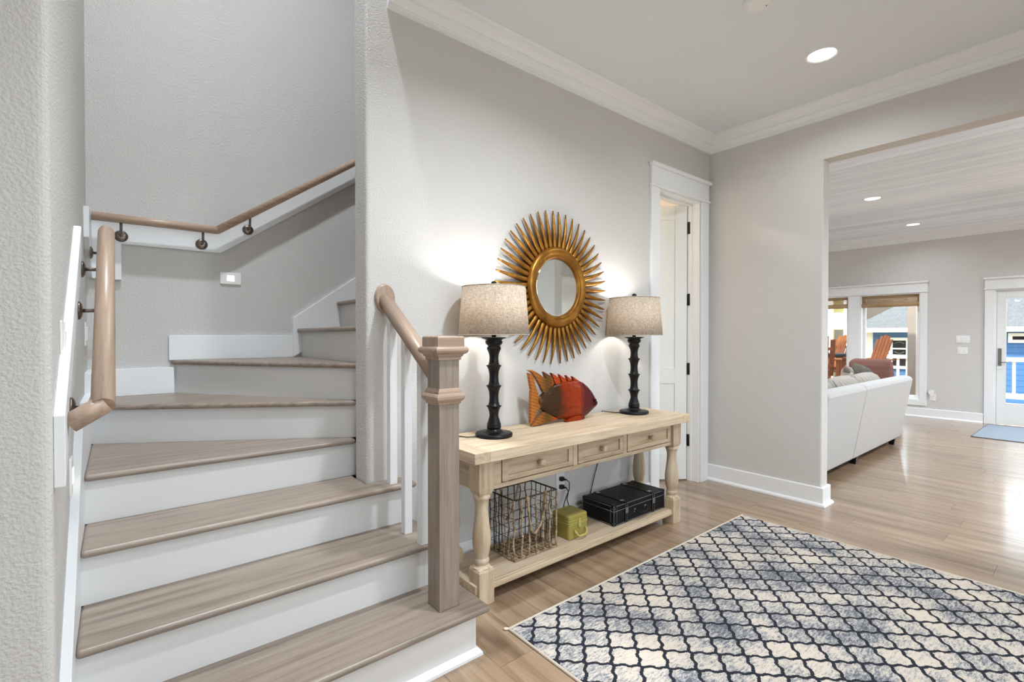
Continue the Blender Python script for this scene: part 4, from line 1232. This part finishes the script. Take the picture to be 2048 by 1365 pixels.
# ------------------------------------------------------------------ far windows, blinds and glass door
w1 = casing('window_1', 'white cased double window with bamboo blinds over the sofa', 'window', XF, -1, 'y', WY[0][0], WY[1][1], WZ0, WZ1, w=0.09, frieze=0.13, bottom=True, mid=(WY[0][1], WY[1][0]))
for a_, b_ in WY:
    m = MB()
    frame(m, 'y', XF + 0.001, XF + 0.149, a_ + 0.0005, b_ - 0.0005, WZ0 + 0.0005, WZ1 - 0.0005, 0.015)
    m.build('reveal', 'trim_white', w1)
    m = frame(MB(), 'y', XF + 0.09, XF + 0.13, a_ + 0.015, b_ - 0.015, WZ0 + 0.015, WZ1 - 0.015, 0.04)
    m.build('sash', 'plate_white', w1, 0.002)
    MB().box(XF + 0.106, XF + 0.111, a_ + 0.05, b_ - 0.05, WZ0 + 0.055, WZ1 - 0.055).build('pane', 'window_glass', w1)
for (a_, b_), nm in zip(WY, ('bamboo blind rolled up over the window pane nearer the glass door', 'bamboo blind rolled up over the window pane farther from the glass door')):
    bl = thing('bamboo_blind', nm, 'blind', (XF + 0.03, (a_ + b_) / 2, WZ1))
    m = MB()
    for k in range(13):
        z = WZ1 - 0.010 - k * 0.0105
        m.tube([(XF + 0.028 + 0.002 * (k % 2), a_ + 0.018, z), (XF + 0.028 + 0.002 * (k % 2), b_ - 0.018, z)], 0.0048, 6)
    m.build('slat_sheet', 'bamboo', bl)
    MB().tube([(XF + 0.030, a_ + 0.018, WZ1 - 0.172), (XF + 0.030, b_ - 0.018, WZ1 - 0.172)], 0.036, 14).build('roll', 'bamboo', bl)
d2 = casing('door_2', 'white framed full glass door with silver handle in the far wall', 'door', XF, -1, 'y', DY0, DY1, 0, DZ1, w=0.105, frieze=0.13)
m = MB().box(XF - 0.005, XF + 0.149, DY1 - 0.018, DY1 - 0.0005, 0, DZ1 - 0.0005).box(XF - 0.005, XF + 0.149, DY0 + 0.0005, DY0 + 0.018, 0, DZ1 - 0.0005).box(XF - 0.005, XF + 0.149, DY0 + 0.018, DY1 - 0.018, DZ1 - 0.018, DZ1 - 0.0005)
m.build('jamb', 'trim_white', d2)
y0, y1 = DY0 + 0.02, DY1 - 0.02
m = MB().box(XF + 0.012, XF + 0.055, y1 - 0.095, y1, 0.01, DZ1 - 0.02).box(XF + 0.012, XF + 0.055, y0, y0 + 0.095, 0.01, DZ1 - 0.02)
m.box(XF + 0.012, XF + 0.055, y0 + 0.095, y1 - 0.095, 0.01, 0.32).box(XF + 0.012, XF + 0.055, y0 + 0.095, y1 - 0.095, 1.825, DZ1 - 0.02)
dl = m.build('door_leaf', 'door_white', d2, 0.003)
MB().box(XF + 0.030, XF + 0.036, y0 + 0.09, y1 - 0.09, 0.315, 1.83).build('pane', 'window_glass', dl)
m = MB().box(XF + 0.006, XF + 0.012, 0.963, 1.0, 0.85, 1.10)
m.tube([(XF + 0.008, 0.982, 0.90), (XF - 0.035, 0.982, 0.90)], 0.009, 10).tube([(XF - 0.032, 0.982, 0.90), (XF - 0.036, 0.93, 0.902), (XF - 0.034, 0.87, 0.912)], 0.007, 10)
m.disc((XF + 0.008, 0.982, 1.045), (-1, 0, 0), 0.013, 0.012, 16)
m.build('handle', 'nickel', dl)
pl = thing('wall_outlet', 'white outlet with a round plug-in night light under the far switches', 'outlet', (XF, 1.715, 0.33))
MB().box(XF - 0.006, XF, 1.678, 1.752, 0.274, 0.390).build('plate', 'plate_white', pl, 0.002)
MB().disc((XF - 0.006, 1.728, 0.402), (-1, 0, 0), 0.036, 0.035, 20).box(XF - 0.04, XF - 0.006, 1.714, 1.742, 0.34, 0.39).build('night_light', 'plate_white', pl)
# unseen windows added in walls out of view to let daylight in
def added_window(nm, lab, x0, x1, yy, z0, z1):
    r_ = thing(nm, lab, 'window', ((x0 + x1) / 2, yy, z0), kind='structure')
    frame(MB(), 'x', yy - 0.03, yy + 0.03, x0, x1, z0, z1, 0.05).build('sash', 'plate_white', r_)
    MB().box(x0 + 0.05, x1 - 0.05, yy - 0.003, yy + 0.003, z0 + 0.05, z1 - 0.05).build('pane', 'window_glass', r_)
    pd = bpy.data.lights.new('portal', 'AREA'); pd.shape = 'RECTANGLE'; pd.size = x1 - x0; pd.size_y = z1 - z0; pd.cycles.is_portal = True
    po = bpy.data.objects.new('portal', pd); COL.objects.link(po); po.parent = r_
    po.location = (0, 0.10, (z1 - z0) / 2); po.rotation_euler = (R(90), 0, 0)
for i, (a_, b_) in enumerate(FWIN):
    added_window('window_%d' % (i + 2), ('unseen tall window added for daylight across the hall beside the long plain wall', 'unseen tall window added for daylight across the hall beside the wide opening')[i], a_, b_, -2.68, 0.3, 2.75)
added_window('window_4', 'unseen white framed window added in the living room side wall for more daylight', 4.4, 6.9, -3.28, 0.3, 2.5)
d3 = casing('door_3', 'white panelled door in the living room side wall', 'door', -3.2, 1, 'x', 7.1, 8.5, 0, 2.4, w=0.1)
MB().box(7.1, 8.5, -3.2, -3.185, 0, 2.4).build('door_leaf', 'door_white', d3)
frame(MB(), 'x', -3.185, -3.175, 7.1, 8.5, 0, 1.75, 0.12).build('panel_frame', 'door_white', d3)
frame(MB(), 'x', -3.185, -3.175, 7.1, 8.5, 1.75, 2.4, 0.12).build('panel_frame', 'door_white', d3)

# ------------------------------------------------------------------ outside: deck, railing, chairs, houses
GZ = -2.9
struct(box(-40, 70, -40, 60, GZ - 0.1, GZ), 'ground', 'ground_sand', 'pale sandy ground below the deck', 'ground')
dk = thing('deck', 'raised wooden deck outside the glass door', 'deck', (11.6, 2.5, -0.12))
proto = None
for k in range(24):
    x0 = 10.01 + k * 0.142
    if proto is None: proto = o = MB().box(10.01, 10.01 + 0.136, -3.0, 8.5, -0.155, -0.12).build('board', 'deck_wood', dk); base_loc = o.location.copy()
    else:
        o = proto.copy(); COL.objects.link(o); o.parent = dk
    o.location = (x0 - 10.01, 0, 0)
for y in (-2.5, 1.0, 4.5, 8.0): MB().box(13.1, 13.25, y, y + 0.15, GZ, -0.155).build('post', 'deck_wood', dk)
MB().box(13.1, 13.24, -3.0, 8.5, -0.4, -0.156).build('rim_board', 'deck_wood', dk)
dr_ = thing('deck_railing', 'white deck railing with square balusters beyond the glass', 'railing', (13.0, 2.5, -0.12))
RXX = 13.0
MB().box(RXX - 0.06, RXX + 0.06, -3.0, 8.4, 0.80, 0.875).build('top_rail', 'cream_rail', dr_)
MB().box(RXX - 0.03, RXX + 0.03, -3.0, 8.4, 0.10, 0.20).build('bottom_rail', 'cream_rail', dr_)
proto = None
yb = 0.45
for k in range(46):
    if proto is None: proto = o = MB().box(RXX - 0.02, RXX + 0.02, yb, yb + 0.042, 0.20, 0.80).build('baluster', 'cream_rail', dr_)
    else:
        o = proto.copy(); COL.objects.link(o); o.parent = dr_
    o.location = (0, k * 0.158, 0)
for y in (-0.5, 4.9, 8.3): MB().box(RXX - 0.05, RXX + 0.05, y, y + 0.1, -0.12, 0.95).build('post', 'cream_rail', dr_)
pc = thing('porch_post', 'tan square porch post outside the far window', 'post', (11.2, 2.24, -0.12))
MB().box(11.14, 11.26, 2.18, 2.30, -0.12, 3.2).build('shaft', 'tan_siding', pc)
MB().box(11.12, 11.28, 2.16, 2.32, -0.12, 0.06).build('plinth', 'tan_siding', pc)

def tall_chair(label):
    """bar-height slatted deck chair facing +Y, at the origin"""
    root = thing('deck_chair', label, 'chair', (0, 0, -0.12), 'orange wooden deck chairs')
    g = -0.12
    for x in (-0.28, 0.28):
        MB().box(x - 0.02, x + 0.02, 0.20, 0.29, g, g + 0.93).build('leg', 'orange_wood', root)
        MB().prism([(-0.30, g), (-0.20, g), (-0.14, g + 0.93), (-0.24, g + 0.93)], 'x', x - 0.02, x + 0.02).build('leg', 'orange_wood', root)
        MB().box(x - 0.065, x + 0.065, -0.34, 0.34, g + 0.93, g + 0.955).build('arm', 'orange_wood', root, 0.004)
        MB().box(x - 0.018, x + 0.018, -0.26, 0.28, g + 0.30, g + 0.37).build('stretcher', 'orange_wood', root)
    for k in range(5): MB().box(-0.26, 0.26, -0.16 + k * 0.085, -0.085 + k * 0.085, g + 0.70, g + 0.722).build('seat_slat', 'orange_wood', root)
    MB().box(-0.28, 0.28, 0.25, 0.28, g + 0.30, g + 0.40).build('footrest', 'orange_wood', root)
    for k in range(5):
        a = (k - 2)
        xb, xt = a * 0.088, a * 0.108
        top = 1.42 - 0.022 * a * a
        lean = 0.30
        v = []
        for xx, hh in ((xb, 0.62), (xt, top)):
            for dx in (-0.038, 0.038):
                for dy in (0, 0.02):
                    v.append((xx + dx * (1 if hh < 1 else 1.1), -0.14 - lean * (hh - 0.62) + dy, g + hh))
        MB().add(v, [(0, 1, 3, 2), (4, 6, 7, 5), (0, 4, 5, 1), (2, 3, 7, 6), (0, 2, 6, 4), (1, 5, 7, 3)]).build('back_slat', 'orange_wood', root)
    for hh in (0.80, 1.12):
        yy = -0.14 - 0.30 * (hh - 0.62)
        MB().box(-0.23, 0.23, yy - 0.022, yy - 0.002, g + hh, g + hh + 0.06).build('back_rail', 'orange_wood', root)
    return root
c0 = tall_chair('bright orange slatted deck chair tilted toward the blue house window')
c0.location = (11.45, 3.02, -0.12); c0.rotation_euler = (0, 0, R(42))
c1 = copy_tree(c0); c1['label'] = 'brown-orange slatted deck chair with its fanned back above the slate table'
c1.location = (12.3, 3.80, -0.12); c1.rotation_euler = (0, 0, R(75))
c2 = copy_tree(c0); c2['label'] = 'orange deck chair in front of the slate table, half hidden by the wall opening'
c2.location = (10.85, 3.60, -0.12); c2.rotation_euler = (0, 0, R(-75))
tb = thing('deck_table', 'round slate-topped bar table between the orange deck chairs', 'table', (11.6, 3.80, -0.12))
MB().lathe([(0.50, 0.86), (0.50, 0.91), (0.48, 0.915)], (11.6, 3.80), 28).build('tabletop', 'table_slate', tb)
MB().lathe([(0.05, -0.10), (0.05, 0.86)], (11.6, 3.80), 14).build('pedestal', 'table_slate', tb)
MB().lathe([(0.28, -0.12), (0.26, -0.09), (0.06, -0.07)], (11.6, 3.80), 24).build('base', 'table_slate', tb)

bh = thing('house', 'blue lap-sided house with grey shingle roof across from the deck', 'house', (23, 0.5, GZ))
MB().box(20.0, 27.0, -6.0, 5.22, GZ, 1.40).build('wall', 'blue_siding', bh)
MB().box(19.96, 20.05, 5.06, 5.26, GZ, 1.40).box(19.96, 20.05, -6.04, -5.86, GZ, 1.40).build('corner_board', 'white_siding', bh)
MB().box(19.55, 19.65, -6.5, 5.62, 1.40, 1.54).box(19.65, 20.0, -6.5, 5.62, 1.40, 1.44).build('eave', 'white_siding', bh)
m = MB(); hip = 3.0
v = [(19.55, -6.5, 1.54), (19.55, 5.62, 1.54), (27.4, 5.62, 1.54), (27.4, -6.5, 1.54), (23.5, 5.62 - hip, 3.9), (23.5, -6.5 + hip, 3.9)]
m.add(v, [(0, 1, 4, 5), (1, 2, 4), (2, 3, 5, 4), (3, 0, 5), (3, 2, 1, 0)])
rf = m.build('roof', 'grey_shingle', bh)
MB().tube([(20.9, 1.72, 2.0), (20.9, 1.72, 2.35)], 0.06, 10).tube([(20.9, 1.72, 2.20), (20.9, 2.05, 2.14)], 0.02, 8).build('vent_pipe', 'white_siding', rf)
def house_window(y0, y1, z0, z1, split):
    f = frame(MB(), 'y', 19.93, 19.999, y0, y1, z0, z1, 0.09)
    if split: f.box(19.94, 19.96, y0 + 0.09, y1 - 0.09, split - 0.025, split + 0.025)
    f = f.build('window', 'white_siding', bh)
    MB().box(19.97, 19.985, y0 + 0.08, y1 - 0.08, z0 + 0.08, z1 - 0.08).build('pane', 'dark_glass', f)
    return f
wdw = house_window(4.06, 4.60, 0.20, 1.22, 0.86)
m = MB()
for zc, sgn in ((1.02, -1), (0.76, 1)):
    m.tube([(19.955, 4.20 + 0.26 * k / 8, zc - sgn * 0.055 * math.sin(PI * k / 8)) for k in range(9)], 0.012, 6)
m.build('pane_arc', 'arc_grey', wdw)  # pale curved strokes across the dark pane
house_window(0.9, 1.82, 1.08, 1.36, None)

yh = thing('house', 'pale yellow house with white balcony and trim behind the orange chairs', 'house', (17, 7, GZ))
MB().box(15.5, 17.4, 4.93, 10.0, GZ, 4.2).build('wall', 'yellow_siding', yh)
MB().box(15.42, 15.499, 4.84, 5.0, GZ, 4.2).box(15.42, 15.499, 4.48, 4.57, GZ, 2.35).box(15.40, 15.48, 4.571, 4.839, 1.47, 1.92).build('trim', 'white_siding', yh)
MB().box(15.9, 16.4, 4.48, 4.929, GZ, 1.46).build('porch', 'grey_siding', yh)
MB().box(15.42, 16.4, 4.44, 4.929, 2.36, 2.46).build('porch_roof', 'brown_shingle', yh)
yw = frame(MB(), 'y', 15.45, 15.499, 5.03, 5.17, 0.95, 1.40, 0.02).build('window', 'white_siding', yh)
MB().box(15.47, 15.49, 5.05, 5.15, 0.97, 1.38).build('pane', 'dark_glass', yw)
gh = thing('house', 'grey house with brown shingle roof between the yellow and blue houses', 'house', (32, 9, GZ))
MB().box(29.0, 36.0, 6.6, 12.0, GZ, 1.6).build('wall', 'grey_siding', gh)
MB().add([(28.6, 6.2, 1.6), (28.6, 12.4, 1.6), (36.4, 12.4, 1.6), (36.4, 6.2, 1.6), (32.5, 6.8, 5.2), (32.5, 12.0, 5.2)], [(0, 1, 5, 4), (1, 2, 5), (2, 3, 4, 5), (3, 0, 4), (3, 2, 1, 0)]).build('roof', 'brown_shingle', gh)
MB().box(28.5, 28.62, 6.2, 12.4, 1.5, 1.64).build('fascia', 'white_siding', gh)
